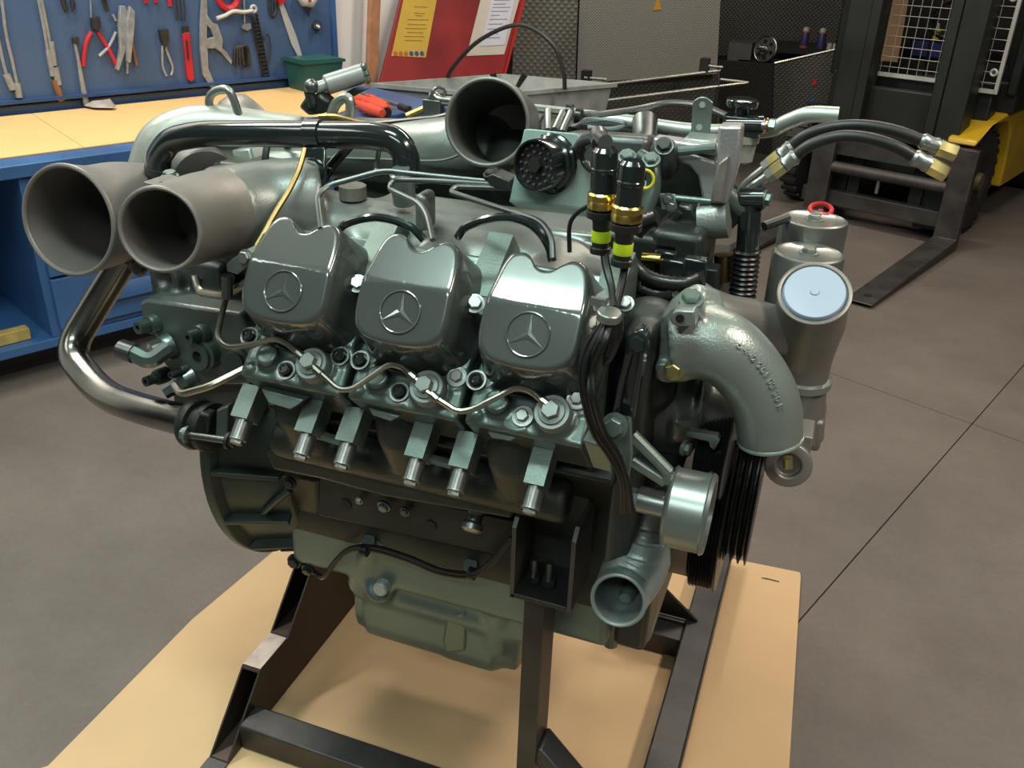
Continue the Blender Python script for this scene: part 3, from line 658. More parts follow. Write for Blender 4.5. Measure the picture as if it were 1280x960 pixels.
# yellow bodywork: mudguard arch and long side
g = G(); pr = []
for i in range(9):
    a = radians(200-i*20); pr.append((.42-cos(a)*.33*-1 if False else .42+cos(a)*.33, .29+sin(a)*.28))
arch = [(.09, .50), (.12, .515), (.30, .57), (.46, .57), (.62, .56), (.72, .48), (.78, .30), (.80, .18), (2.1, .18), (2.1, .70), (1.6, .86), (1.2, .80), (.80, .62), (.46, .60), (.10, .53)]
g.prism([FP(-.13, b, z) for b, z in arch], fl*.14); build('side_body', g, yel, fk, bev=.012)
g = G(); g.prism([FP(-1.0, b, z) for b, z in ((.55, .2), (2.1, .2), (2.1, .5), (.55, .5))], fl*.14); build('side_body', g, yel, fk, bev=.012)
build('floor_plate', fbox(-.85, -.14, .5, 2.0, .25, .50), mastm, fk); build('seat_base', fbox(-.75, -.2, 1.3, 1.9, .5, .66), mastm, fk, bev=.02)
build('counterweight', fbox(-.98, .0, 2.0, 2.5, .2, .5), yel, fk, bev=.05)
for l0 in (-.17, -.96):
    build('rear_wheel', G().lathe(FP(l0, 1.75, .23), fl, [(.1, 0), (.2, 0), (.23, .02), (.23, .15), (.2, .17), (.1, .17)], 28), tyre, fk)
build('side_pod', fbox(-.10, .03, .55, 1.0, .60, .76), mastm, fk, bev=.015); build('pod_label', fbox(-.04, .01, .60, .75, .759, .762), yel, fk)
build('tilt_lever', G().sweep([FP(.0, .72, .76), FP(.03, .70, .86), FP(.02, .66, .94)], [.012, .010, .016], 8), zinc, fk)
build('steering_wheel', G().torus(FP(-.42, .85, 1.02), V((0, 0, 1))*.8+ff*.6, .16, .014), blackm, fk)
build('gear_knob', G().sweep([FP(-.50, .7, .72), FP(-.50, .68, .98), FP(-.5, .67, 1.03)], [.006, .006, .022], 10), blackm, fk)
# behind the forklift
Kf = FP(0, 3.0, 0)
p = [PL(*q, Kf, (0, 1, 0)) for q in ((1090, 75), (1122, 78), (1150, -80), (1098, -80))]
solo('pale_board', G().prism(p, (0, .03, 0)), ply, 'pale plywood board standing behind the forklift screen', 'board', bev=.002)
p = [PL(*q, Kf+V((0, .3, 0)), (0, 1, 0)) for q in ((1140, 49), (1178, 54), (1176, 74), (1137, 70))]
solo('blue_crate', G().prism(p, (0, .3, 0)), navy, 'dark blue crate seen through the forklift screen', 'crate', bev=.01)
ct_ = max(v.z for v in p); p = PL(1170, 46, Kf+V((0, .35, 0)), (0, 1, 0)); p.z = ct_+.002; t = thing('yellow_bottle', 'small yellow bottle with white cap seen through the forklift screen', 'bottle', p)
build('bottle', G().lathe(p, (0, 0, 1), [(.025, 0), (.025, .07), (.012, .09)], 14), mat('bottle_yellow', (.7, .4, .02), 0, .4), t); build('cap', G().lathe(p+V((0, 0, .088)), (0, 0, 1), [(.012, 0), (.010, .03)], 12), whitep, t)
p = [PL(*q, Kf+V((0, .25, 0)), (0, 1, 0)) for q in ((1080, 72), (1210, 78), (1205, 110), (1075, 108))]
q = [(v.x, v.y) for v in p]
t = thing('dark_cabinet', 'low dark cabinet under the blue crate behind the forklift', 'cabinet', (p[0].x, p[0].y, 0))
x0, x1 = p[0].x, p[1].x; zt = p[1].z
build('body', G().box(((x0+x1)/2, p[0].y+.45, zt/2), (x1-x0+.6, .7, zt)), mastm, t, bev=.01)
build('drawer', G().box(((x0+x1)/2, p[0].y+.09, zt*.6), (x1-x0+.5, .02, zt*.3)), darkwall, t)

# ================================================================== ENGINE
eng = thing('truck_engine', 'grey-green V6 truck diesel engine with three star-embossed valve covers on a steel stand', 'engine', (0, 0, .23))
EO = V((0, 0, .23)); TE = Matrix.Translation(-EO)
BK1 = TE @ BANK
BK2 = TE @ Matrix.Rotation(pi, 4, 'Z') @ BANK
def bkm(x, far=False): return (BK2 if far else BK1) @ Matrix.Translation((x, 0, 0))
CX = (-.155, 0, .155)
def NR(o): ORG[o.name] = EO; return o
# ---- crankcase and hidden core
g = G(); sec = [(-.20, .46), (-.215, .52), (-.19, .60), (-.20, .70), (-.10, .86), (.10, .86), (.20, .70), (.19, .60), (.215, .52), (.20, .46)]
g.prism([(-.36, y, z) for y, z in sec], (.62, 0, 0)); case = build('crankcase', g, dark, eng, bev=.006)
for far in (False, True):
    g = G(); g.box((0, 0, .27), (.50, .20, .19)); build('cylinder_bank', g, dark, eng, M=bkm(0, far), bev=.004)
# ribs and plate along the near side of the case
g = G(); g.prism([Y(330, 562, -.31), Y(640, 612, -.31), Y(640, 650, -.31), Y(480, 622, -.31), Y(400, 600, -.31), Y(340, 588, -.31)], (0, .05, 0)); build('side_ledge', g, rusty, eng, bev=.006)
g = G(); g.prism([Y(398, 596, -.235), Y(660, 655, -.235), Y(650, 700, -.235), Y(398, 645, -.235)], (0, .03, 0)); sp = build('side_plate', g, dark, eng, bev=.003)
for p in ((432, 631), (538, 658)): q = Y(*p, -.236); build('plate_hole', G().cyl(q, q-V((0, .001, 0)), .010), blackm, sp)
bolt(eng, Y(449, 626, -.245), (0, -1, 0), .005); bolt(eng, Y(480, 633, -.25), (0, -1, -.3), .008, 'a'); bolt(eng, Y(506, 640, -.245), (0, -1, 0), .006, 'p')
g = G(); q = Y(592, 652, -.26); g.lathe(q, (0, -.7, -.7), [(.012, -.03), (.012, .0), (.016, .004), (.016, .012), (.010, .016)], 16); build('drain_plug', g, zinc, eng); 
g = G(); q = Y(598, 628, -.27); g.lathe(q, (0, -.3, -1), [(.018, -.05), (.018, 0), (.014, .004), (.014, .014)], 20); build('oil_pipe_plug', g, alug, eng)
# ---- sump
g = G()
g.box((-.04, -.02, .46), (.56, .37, .11)); g.box((-.06, -.01, .41), (.33, .34, .14))
xl, xr, z1, z2 = Y(440, 745, -.17).x, Y(643, 745, -.17).x, Y(465, 792, -.15).z, Y(600, 834, -.15).z
def pan(g, xa, xb, zb, k=0):
    pf = [(-.175+k, .50), (-.178+k*.6, zb+.045), (-.168+k*.6, zb+.014), (-.145+k, zb+k*.4), (.12-k, zb+k*.4), (.16-k, zb+.05), (.16-k, .50)]
    g.prism([(xa, y, z) for y, z in pf], (xb-xa, 0, 0))
xm = Y(545, 780, -.17).x
pan(g, xl+.022, xr-.03, z1); pan(g, xl-.004, xr+.006, z1, .022); pan(g, xm+.015, xr-.035, z2); pan(g, xm-.004, xr, z2, .025)
g.sweep([Y(470, 672, -.205), Y(462, 700, -.19), Y(458, 730, -.17)], [.016, .024, .034], 12); g.sweep([(xl+.03, -.165, .36), (xr-.04, -.165, .36)], .022, 14)
g.sweep([(xr-.03, -.165, .50), (xr-.028, -.155, .40), (xr-.035, -.14, .30)], [.03, .038, .04], 12)
g.sweep([Y(475, 738, -.21), Y(475, 736, -.15)], .024, 16)
sump = build('oil_sump', g, mat('sump_paint', (.15, .21, .20), .5, .36, .15, 6, .1, 250), eng, vox=.0065, sm=8)
g = G(); g.box((.18, -.02, .465), (.24, .30, .13)); g.box((.20, -.01, .46), (.14, .26, .14)); build('front_sump', g, mat('sump_shadowed_paint', (.16, .19, .175), .6, .42, .2, 6, .1, 200), eng, vox=.007, sm=5)
g = G(); q = Y(475, 737, -.222); g.lathe(q, (.05, -1, .12), [(.0125, -.03), (.0125, .0), (.010, .003)], 20); build('sump_plug', g, mat('plug_pale', (.5, .56, .52), .3, .4, .05), eng)
g = G(); q = Y(590, 770, -.20)
g.prism([Y(558, 768, -.185), Y(582, 764, -.185), Y(583, 815, -.18), Y(556, 818, -.18), Y(552, 800, -.18)], (0, .05, 0)); build('sump_pad', g, alug, eng, bev=.006)
g = G(); q = Y(765, 788, -.12); g.sweep([q+V((0, 0, .06)), q, q-V((.0, 0, .03))], [.018, .014, .012], 10); build('sump_nozzle', g, alug, eng)
# ---- flywheel housing (rear, left)
g = G(); g.lathe((-.425, 0, .60), (1, 0, 0), [(.275, 0), (.282, .004), (.282, .02), (.262, .03), (.235, .13), (.20, .15)], 64); fh = build('flywheel_housing', g, paintd, eng, bev=.003)
for a in (radians(178), radians(200), radians(222), radians(244), radians(266), radians(290)):
    d = V((0, cos(a), sin(a))); g = G(); g.bar(V((-.405, 0, .6))+d*.268, V((-.30, 0, .6))+d*.238, .008, .03, d.cross(V((1, 0, 0)))); build('rib', g, paintd, fh, bev=.002)
for a in (radians(190), radians(230), radians(262)): d = V((0, cos(a), sin(a))); bolt(fh, V((-.418, 0, .6))+d*.27, (1, 0, 0), .008, 'd')
g = G(); g.prism([Y(345, 588, -.24), Y(400, 600, -.24), Y(402, 660, -.2), Y(372, 700, -.17), Y(352, 640, -.2)], (0, .08, 0)); build('housing_web', g, dark, eng, bev=.01)
g = G(); g.tube([Y(362, 612, -.25), Y(350, 622, -.25), Y(330, 640, -.24)], .006); build('web_rib', g, paintd, eng)
for p in ((362, 604),): bolt(eng, Y(*p, -.262), (0, -1, 0), .008, 'd')
bolt(eng, Y(368, 702, -.20), (0, -1, 0), .010, 'd'); bolt(eng, Y(385, 712, -.20), (0, -1, -.3), .009, 'd')

# ---- heads, covers
g = G()
g.box((0, .02, .415), (.146, .20, .105)); g.box((0, -.069, .435), (.146, .046, .099)); g.box((0, .045, .44), (.142, .15, .10))
g.lathe((-.036, -.062, .40), (0, 0, 1), [(.016, 0), (.015, .10)], 20); g.lathe((.034, -.064, .40), (0, 0, 1), [(.024, 0), (.024, .086), (.022, .09)], 24)
g.lathe((-.060, -.080, .40), (0, 0, 1), [(.008, 0), (.007, .092)], 14)
for (u, v) in ((-.070, -.03), (.070, -.04), (-.012, -.078)): g.lathe((u*.85, v, .40), (0, 0, 1), [(.015, 0), (.015, .087)], 18)
g.lathe((-.055, .075, .40), (0, 0, 1), [(.018, 0), (.018, .088)], 18); g.lathe((.055, .075, .40), (0, 0, 1), [(.018, 0), (.018, .088)], 18)
HEADG = g
def shared(name, g, m, mods=None, ang=35):
    o = build(name, g, m, None, ang=ang, **(mods or {})); me = o.data
    if mods and mods.get('vox'):
        dg = bpy.context.evaluated_depsgraph_get(); me2 = bpy.data.meshes.new_from_object(o.evaluated_get(dg)); me2.name = name
        bpy.data.objects.remove(o); 
        if not me2.materials: me2.materials.append(m)
        return me2
    bpy.data.objects.remove(o); return me
bpy.context.view_layer.update()
head_me = shared('cylinder_head', HEADG, paint, dict(vox=.0032, sm=4))
# cover: roof of two planes, notch in the inner edge, drafted walls
RC, TC = .5745, .032            # crease height and position (v = -t)
def roof(u, v):
    v = min(v, .2)
    return (RC-(TC-v)*.27) if v < TC else RC-(v-TC)*.10
def outline():
    P = [(-.055, -.010), (-.051, -.022), (-.039, -.031), (-.018, -.0345), (.010, -.0345), (.034, -.031), (.049, -.022), (.055, -.010), (.056, .01),
         (.055, .035), (.052, .062), (.046, .082), (.038, .092), (.028, .094), (.018, .088), (.008, .079), (-.004, .077), (-.014, .082), (-.022, .092), (-.032, .096), (-.043, .092), (-.049, .078), (-.052, .055), (-.055, .03), (-.056, .005)]
    return [V((p.x, p.y)) for p in smooth_path([V((a, b, 0)) for a, b in P], 5, True)]
OUT = outline(); n = len(OUT); ce = V((0, .02))
rings = []
def wallr(p, k, dr, base=None):
    q = V((ce.x+(p.x-ce.x)*k, ce.y+(p.y-ce.y)*(1+(k-1)*(.55 if p.y > ce.y else .42)))); return (q.x, q.y, (roof(q.x, q.y)+dr) if base is None else base)
for k, base in ((1.31, .478), (1.30, .487), (1.27, .490), (1.24, .498)): rings.append([wallr(p, k, 0, base) for p in OUT])
for k, f in ((1.20, .22), (1.155, .45), (1.11, .68), (1.07, .86)):
    rings.append([(lambda w: (w[0], w[1], .495+(roof(w[0], w[1])-.495)*f))(wallr(p, k, 0)) for p in OUT])
for k, dr in ((1.035, -.0035), (1.0, -.001)): rings.append([wallr(p, k, dr) for p in OUT])
def inner(p, k): q = ce+(p-ce)*k; return (q.x, q.y, roof(q.x, q.y))
for i in range(1, 26): rings.append([inner(p, 1-i/26*.999) for p in OUT])
g = G(); g.v = [V(p) for r in rings for p in r]
for a in range(len(rings)-1):
    for i in range(n): j = (i+1) % n; g.f.append([a*n+i, a*n+j, (a+1)*n+j, (a+1)*n+i])
g.f.append([(len(rings)-1)*n+i for i in range(n)]); g.f.append([i for i in range(n)][::-1])
cover_me = shared('valve_cover', g, cover, ang=50)
# lug with bolt on the right flank
g = G(); g.lathe((.066, .042, .47), (.25, 0, 1), [(.013, 0), (.013, .05), (.011, .053)], 20); g.sweep([(.045, .040, .535), (.064, .042, .505)], [.016, .012], 14); lug_me = shared('cover_lug', g, cover, ang=50)
g = G()
en = V((0, -.26, 1)).normalized(); ec = V((0, .0, roof(0, 0)+.0006)); ex = V((1, 0, 0)); ey = en.cross(ex)
g.torus(ec, en, .0245, .0013, 64, 8); ring_g = g
g = G()
for a in (90, 212, 328):
    d = ex*cos(radians(a))+ey*sin(radians(a)); s_ = en.cross(d); tip = ec+d*.0238
    b1, b2 = ec+s_*.0042+d*.002, ec-s_*.0042+d*.002; top = ec+en*.0007
    o = len(g.v); g.v += [ec-d*.003, b1, tip, b2, top]; g.f += [[o+4, o, o+1][::-1], [o+4, o+1, o+2][::-1], [o+4, o+2, o+3][::-1], [o+4, o+3, o][::-1], [o, o+1, o+2, o+3]]
ring_me = shared('emblem_ring', ring_g, cover); star_me = shared('emblem_star', g, cover, ang=10)
g = G(); g.lathe((0, 0, 0), (0, 0, 1), [(.0215, -.02), (.0215, .014), (.020, .0165), (.016, .0165), (.015, .019), (.009, .020)], 32); cap_me = shared('injector_cap', g, mat('cap_grey', (.17, .20, .19), .5, .45, .05, 10))
g = G(); g.lathe((0, 0, .018), (0, 0, 1), [(.0108, 0), (.0108, .009), (.0098, .0105)], 6); hex_me = shared('injector_hex', g, mat('hex_grey', (.19, .22, .21), .6, .35, .05, 10))
g = G(); g.lathe((0, 0, 0), (0, 0, 1), [(.0125, -.01), (.0125, .0030), (.0100, .0030), (.0100, -.002)], 24); well_me = shared('bolt_well', g, zinc)
g = G(); g.lathe((0, 0, 0), (0, 0, 1), [(.0098, -.01), (.0098, .001)], 24); dark_me = shared('well_floor', g, blackm)
g = G(); g.prism([(-.0125, .006, 0), (.0125, .006, 0), (.0125, .052, .002), (-.0125, .052, .002)], (0, 0, -.032)); bar_me = shared('manifold_lug', g, alug)
g = G(); g.cyl((0, 0, 0), (0, 0, .025), .0115, n=24); sleeve_me = shared('spacer_sleeve', g, mat('sleeve_steel', (.25, .27, .255), .9, .3, .1, 20))
g = G(); g.prism([(0, .06, .43), (.032, .06, .43), (.032, .155, .41), (0, .155, .41)], (0, 0, .078)); ped_me = shared('intake_block', g, alug)
def inst(me, name, parent, M):
    o = bpy.data.objects.new(name, me); link(o, parent); o.matrix_local = M; ORG[o.name] = EO; return o
for far in (False, True):
    for i, x in enumerate(CX):
        Mx = bkm(x, far)
        h = inst(head_me, 'cylinder_head', eng, Mx)
        c = inst(cover_me, 'valve_cover', eng, Mx)
        I = Matrix.Identity(4)
        inst(lug_me, 'cover_lug', c, I); b = bolt(c, (.068, .042, .524), (.25, 0, 1), .0088, local=True)
        if not far:
            inst(ring_me, 'emblem_ring', c, I); inst(star_me, 'emblem_star', c, I)
        for (u, v, k) in ((-.070, -.030, 'c'), (.070, -.040, 'c' if i < 1 else 'z'), (-.013, -.0815, 'c' if i < 2 else 'z')):
            p = Bk(*{0: {0: (313, 421), 1: (426, 446), 2: (358.5, 463.5)}, 1: {0: (451, 451), 1: (572, 472), 2: (500, 490.6)}, 2: {0: (596, 476), 1: (722, 500), 2: (654, 521)}}[i][{-.070: 0, .070: 1, -.013: 2}[u]], .488, x)
            if far: p = V((u, v, .488))
            inst(dark_me, 'bolt_well', h, Matrix.Translation((p.x, p.y, .4885))); inst(well_me, 'well_ring', h, Matrix.Translation((p.x, p.y, .488)))
            bolt(h, (p.x, p.y, .490), (0, 0, 1), .0078, k, local=True)
        bolt(h, (.064, .103, .487), (0, 0, 1), .009, 'b' if i < 2 else 'z', local=True); bolt(h, (.080, .088, .487), (0, 0, 1), .0075, local=True)
        cp = inst(cap_me, 'injector_cap', eng, Mx @ Matrix.Translation((.033, -.064, .490))); inst(hex_me, 'hex_bolt', cp, I)
        inst(ped_me, 'intake_block', h, Matrix.Translation((.044, 0, 0)))
        for u in (-.078, .018):
            bl = inst(bar_me, 'manifold_lug', eng, Mx @ Matrix.Translation((u, -.085, .442)) @ Matrix.Scale(-1, 4, (0, 1, 0)))
            s = inst(sleeve_me, 'spacer_sleeve', eng, Mx @ Matrix.Translation((u, -.137, .427)) @ Matrix.Rotation(pi/2, 4, 'X'))
            bolt(eng, Mx @ V((u, -.163, .427)), (Mx.to_3x3() @ V((0, -1, 0))), .0085, 'z', local=True)
    g = G()
    for x in CX:
        g.sweep([(x-.03, -.06, .415), (x-.03, -.10, .385), (x-.03, -.125, .33)], [.040, .034, .028], 18)
    g.sweep([(-.25, -.125, .305), (.19, -.125, .305)], .030, 18); build('exhaust_manifold', g, rusty, eng, M=bkm(0, far), vox=.006, sm=4)
for (a, b) in (((394, 542), (430, 553)), ((533, 572), (566, 581))):
    g = G(); p, q = Y(*a, -.385), Y(*b, -.385); g.bar(p, q, .012, .006, (0, 1, 0)); build('joint_strip', g, alug, eng)
for pts in ([(326, 486), (380, 500), (370, 508), (362, 512), (335, 504)], [(460, 510), (500, 520), (496, 523), (488, 527), (466, 520)], [(606, 536), (651, 545), (646, 548), (638, 552), (614, 548)]):
    p0 = V((0, -.392, .87)); n_ = V((0, -.85, .53)); g = G(); g.prism([PL(*p, p0, n_) for p in pts], (0, .03, -.004)); build('casting_tab', g, alug, eng, bev=.0015)

# ---- leak-off and fuel lines
def bpipe(name, pts, r, m, rr=.514, k=0, par=eng):
    P = [BANK @ Bk(a[0], a[1], a[2] if len(a) > 2 else rr) for a in pts]
    return build(name, G().sweep(fillet(P, .012), r, 10), m, par)
fuel = mat('fuel_line_nickel', (.38, .37, .31), 1, .3, .1, 20)
bpipe('leak_off_line', [(291, 345, .50), (280, 382, .50), (271, 421), (284, 435), (318, 430), (345, 423), (357, 428), (384, 450)], .0038, fuel)
bpipe('leak_off_line', [(392, 458), (424, 487), (440, 487), (486, 455), (502, 458), (524, 478)], .0038, fuel)
bpipe('leak_off_line', [(534, 490), (573, 515), (590, 512), (645, 484), (663, 488), (688, 510)], .0038, fuel)
bpipe('banjo_collar', [(372, 441, .514), (379, 447, .514)], .0055, fuel); bpipe('banjo_collar', [(394, 461, .514), (402, 468, .514)], .0055, fuel)
bpipe('banjo_collar', [(513, 468, .514), (520, 474, .514)], .0055, fuel); bpipe('banjo_collar', [(540, 493, .514), (548, 500, .514)], .0055, fuel)
bpipe('banjo_collar', [(677, 500, .514), (684, 506, .514)], .0055, fuel)
bpipe('return_line', [(244, 347, .46), (250, 366, .46), (280, 370, .48), (310, 352, .50)], .0055, fuel)
bpipe('return_line', [(218, 482, .44), (226, 493, .45), (262, 483, .46), (312, 458, .45)], .0050, fuel)
iron = mat('injection_line_grey', (.16, .18, .175), .9, .34, .1, 20)
def yp(name, pts, y0, y1, r, m, rad=.014, par=eng):
    n = len(pts); P = [Y(p[0], p[1], (p[2] if len(p) > 2 else y0+(y1-y0)*i/(n-1))) for i, p in enumerate(pts)]
    return build(name, G().sweep(fillet(P, rad), r, 10), m, par)
yp('injection_line', [(401, 286, -.34), (396, 245, -.30), (410, 232, -.28), (479, 213, -.24), (530, 219, -.23), (630, 229, -.22)], 0, 0, .0036, iron)
yp('injection_line', [(541, 300, -.34), (534, 268, -.31), (524, 254, -.29), (486, 236, -.25), (491, 225, -.24), (540, 226, -.24), (632, 232, -.22)], 0, 0, .0036, iron)
yp('injection_line', [(691, 324, -.34), (690, 296, -.32), (676, 276, -.30), (615, 257, -.28), (563, 240, -.25), (570, 233, -.24), (632, 235, -.22)], 0, 0, .0036, iron)
g = G(); g.prism([Y(607, 221, -.23), Y(616, 217, -.23), Y(637, 226, -.23), Y(637, 240, -.23), Y(612, 232, -.23)], (0, .03, 0)); build('line_clamp', g, dark, eng, bev=.002)
bolt(eng, Y(612, 218, -.22), (0, -.3, 1), .006, 'd'); bolt(eng, Y(629, 224, -.215), (0, -.3, 1), .005, 'y')
# black breather hoses arching over the covers
for pts in ([(422, 292), (432, 280), (462, 272), (490, 275), (515, 285), (530, 300)], [(572, 297), (585, 282), (620, 272), (650, 274), (672, 287), (686, 308), (690, 326)]):
    P = [Y(a, b, -.315) for a, b in pts]; build('breather_hose', G().tube(P, .0052, 10), blackp, eng)

# ---- intake manifold and big mouths
g = G()
g.sweep(smooth_path([(-.44, -.13, .985), (-.36, -.16, .985), (-.20, -.165, .975), (0, -.165, .965), (.10, -.165, .96), (.19, -.165, .945)], 3), .078, 24)
for x in (-.19, -.03, .12): g.sweep([(x, -.17, .97), (x+.01, -.25, .965), (x+.01, -.29, .955)], [.07, .055, .045], 16)
g.sweep(smooth_path([Y(277, 267, -.29), Y(300, 264, -.26), Y(340, 260, -.22), Y(400, 258, -.18)], 4), [.0585+.0009*i for i in range(13)], 24)
g.box(Y(532, 262, -.225), (.018, .035, .05))
g.box((.0, -.12, 1.03), (.34, .08, .03)); im = build('intake_manifold', g, mat('manifold_grey', (.19, .21, .195), .55, .38, .15, 6, .12, 350), eng, vox=.0055, sm=5)
g = G(); g.lathe(Y(440, 221, -.17), (0, 0, 1), [(.019, -.03), (.019, -.012), (.016, -.010)], 24); build('core_plug', g, alu, eng)
g = G(); g.lathe(Y(503, 228, -.18), (0, -.2, 1), [(.016, -.03), (.016, .012), (.012, .014), (.012, .02)], 18); build('manifold_boss', g, alug, eng)
def mouth(name, pts, rads, m, wall=.004, depth=None, lip=.0, **k):
    g = G(); g.pipe(pts, rads, wall, 40, 5, depth, lip); o = build(name, g, m, eng, ang=55, **k)
    d = V(pts[0])-V(pts[1]); rim = build('mouth_rim', G().torus(pts[0], d, rads[0]-wall*.5, wall*.75, 48, 8), m, o); return o
# front-left intake elbow
mouth('intake_elbow', [Y(200, 287, -.43), Y(222, 281, -.385), Y(256, 271, -.32), Y(290, 265, -.27)], [.0505, .053, .057, .06], alu, depth=12)
g = G(); g.prism([Y(180, 233, -.36), Y(212, 222, -.31), Y(238, 233, -.30), Y(272, 233, -.28), Y(274, 239, -.28), Y(238, 247, -.33)], (0, 0, .006)); build('flange_plate', g, alu, eng, bev=.003)
for p in ((213, 224), (264, 229)): bolt(eng, Y(*p, -.30)+V((0, 0, .004)), (0, -.1, 1), .0085, 'a')
bolt(eng, Y(199, 231, -.34), (0, 0, 1), .006, 'a')
g = G(); g.lathe(Y(272, 217, -.2), (0, 0, 1), [(.016, -.03), (.016, .006), (.013, .008)], 20); build('boss', g, alu, eng)
# outer turbo outlet, far left
mouth('exhaust_outlet', [Y(86, 276, -.30), Y(118, 272, -.25), Y(158, 262, -.18), Y(215, 262, -.08), Y(290, 255, .05)], [.079, .075, .072, .07, .07], mat('cast_grey_warm', (.20, .186, .174), .5, .44, .12, 7, .16, 380), wall=.005, depth=16)
# big mouth facing the viewer in the middle, with its long pipe
far_al = mat('far_manifold', (.22, .26, .235), .55, .34, .1, 6, .1, 350)
mouth('intake_mouth', [Y(609, 153, -.13), Y(619, 154, -.08), Y(630, 160, -.02), Y(636, 170, .07)], [.0565, .056, .054, .05], mat('mouth_grey', (.18, .185, .172), .5, .42, .1, 6, .12, 350))
g = G()
g.sweep(smooth_path([Y(622, 182, .10), Y(585, 186, .05), Y(520, 190, .06), Y(430, 186, .10), Y(340, 182, .16), Y(270, 178, .22), Y(215, 196, .26)], 4), [.052]*25, 24)
g.sweep([Y(648, 192, .05), Y(642, 215, .0), Y(640, 240, -.02)], [.045, .04, .035], 20)
build('crossover_pipe', g, far_al, eng, vox=.006, sm=4)
g = G(); g.sweep(smooth_path([Y(410, 197, .045), Y(480, 199, .01), Y(545, 201, -.02), Y(575, 193, -.035), Y(592, 182, -.045)], 4), .0022, 6); build('casting_seam', g, far_al, eng)
g = G(); g.sweep(smooth_path([Y(186, 215, -.02), Y(200, 178, .0), Y(235, 160, .03), Y(280, 158, .06), Y(330, 165, .09), Y(380, 172, .11)], 4), [.036+.0*i for i in range(21)], 20); build('inlet_arch', g, mat('arch_pale', (.36, .38, .34), .45, .40, .08, 6, .1, 350), eng, vox=.006, sm=3)
g = G(); g.lathe(Y(316, 158, .17), V((.35, .5, .5)), [(.03, -.05), (.062, -.04), (.070, -.01), (.066, .012), (.05, .03), (.02, .034)], 36); build('compressor_housing', g, alu, eng)
g = G(); g.sweep(smooth_path([Y(263, 150, .05), Y(262, 122, .05), Y(275, 112, .05), Y(288, 116, .05), Y(300, 148, .06)], 5), .0070, 12); build('lifting_eye', g, zinc, eng)
# turbo centre, dark, under the black pipe
tx = V((.55, -.8, 0)).normalized()
q = Y(236, 216, -.02)
g = G(); g.lathe(q, V((-.8, .55, 0)), [(.03, -.09), (.055, -.085), (.06, -.06), (.045, -.05), (.045, -.02), (.062, -.015), (.062, .0), (.05, .02), (.05, .05)], 36); build('turbo_centre', g, mat('turbo_dark', (.10, .10, .098), .8, .4, .2, 9), eng, bev=.002)
g = G(); g.prism([Y(288, 188, .0), Y(312, 185, .0), Y(318, 205, -.02), Y(296, 222, -.03)], (0, .05, 0)); g.prism([Y(320, 190, .02), Y(385, 188, .02), Y(385, 232, -.03), Y(330, 228, -.03)], (0, .05, 0)); build('turbo_bracket', g, alug, eng, bev=.004)
g = G(); g.torus(Y(347, 205, .0), (1, .2, 0), .05, .006, 30, 8); build('hose_clamp', g, blackm, eng)
g = G(); g.box(Y(300, 240, .02), (.25, .16, .14)); build('turbo_base', g, dark, eng, bev=.01)
# black coolant cross pipe with bracket
bp_ = [Y(198, 214, -.16), Y(198, 196, -.16), Y(212, 175, -.16), Y(250, 167, -.16), Y(320, 167, -.16), Y(400, 168, -.16), Y(460, 169, -.16), Y(494, 174, -.16), Y(508, 192, -.16), Y(508, 232, -.16)]
g = G(); P = fillet(bp_, .03, 6); g.sweep(P, .0185, 20); xp = build('coolant_cross_pipe', g, blackp, eng)
g = G(); a, b = Y(386, 168, -.16), Y(404, 168, -.16); g.cyl(a, b, .0212, n=24); build('pipe_strap', g, blackp, xp)
g = G(); a, b = Y(199, 208, -.16), Y(198, 216, -.16); g.cyl(a, b, .021, n=24); build('hose_band', g, toold, xp)
g = G(); g.prism([Y(379, 184, -.18), Y(405, 184, -.18), Y(407, 232, -.20), Y(400, 238, -.20), Y(381, 226, -.20)], (0, .006, 0)); br = build('pipe_bracket', g, blackp, eng, bev=.002)
bolt(br, Y(391, 213, -.195), (0, -1, .15), .012, 'b')
yp('drain_link', [(437, 182), (412, 210), (404, 224)], -.12, -.15, .007, blackp); yp('vent_tube', [(474, 186), (469, 214), (476, 220)], -.13, -.16, .0036, iron)
yp('brass_tube', [(381, 186, -.22), (375, 210, -.24), (362, 238, -.27), (345, 264, -.30), (330, 292, -.33), (318, 312, -.35), (314, 330, -.36)], 0, 0, .0036, brass, .02)
# fitting block under the brass tube
g = G(); g.prism([Y(282, 330, -.37), Y(305, 313, -.37), Y(314, 318, -.37), Y(314, 330, -.37), Y(296, 344, -.37), Y(283, 340, -.37)], (0, .03, 0)); fb = build('line_union_block', g, alug, eng, bev=.002)
bolt(fb, Y(307, 322, -.375), (0, -1, .3), .0078)
yp('union_tube', [(284, 344), (284, 372)], -.36, -.36, .0075, iron)
# ---- injection pump / governor plate at rear left
g = G(); pf = [(173, 378), (182, 374), (300, 392), (312, 420), (312, 482), (270, 482), (240, 486), (222, 474), (204, 455), (196, 424), (178, 400)]
g.prism([Y(a, b, -.30) for a, b in pf], (0, .045, 0)); pump = build('pump_cover_plate', g, mat('pump_paint', (.15, .18, .165), .65, .4, .15, 9, .25, 260), eng, bev=.005)
for p, r in (((193, 404), .012), ((255, 416), .012), ((202, 470), .010), ((233, 462), .007)):
    q = Y(*p, -.30); build('screw_boss', G().lathe(q, (-.15, -1, .1), [(r*1.25, -.01), (r*1.2, .008), (r, .012), (r*.8, .012), (r*.75, .03), (r*.35, .03), (r*.35, .022)], 20), paintd, pump)
q = Y(260, 441, -.30); build('port_boss', G().lathe(q, (-.1, -1, .1), [(.024, -.01), (.024, .014), (.020, .016), (.020, .022), (.0085, .022), (.0085, .008)], 28), zinc if 0 else paint, pump)
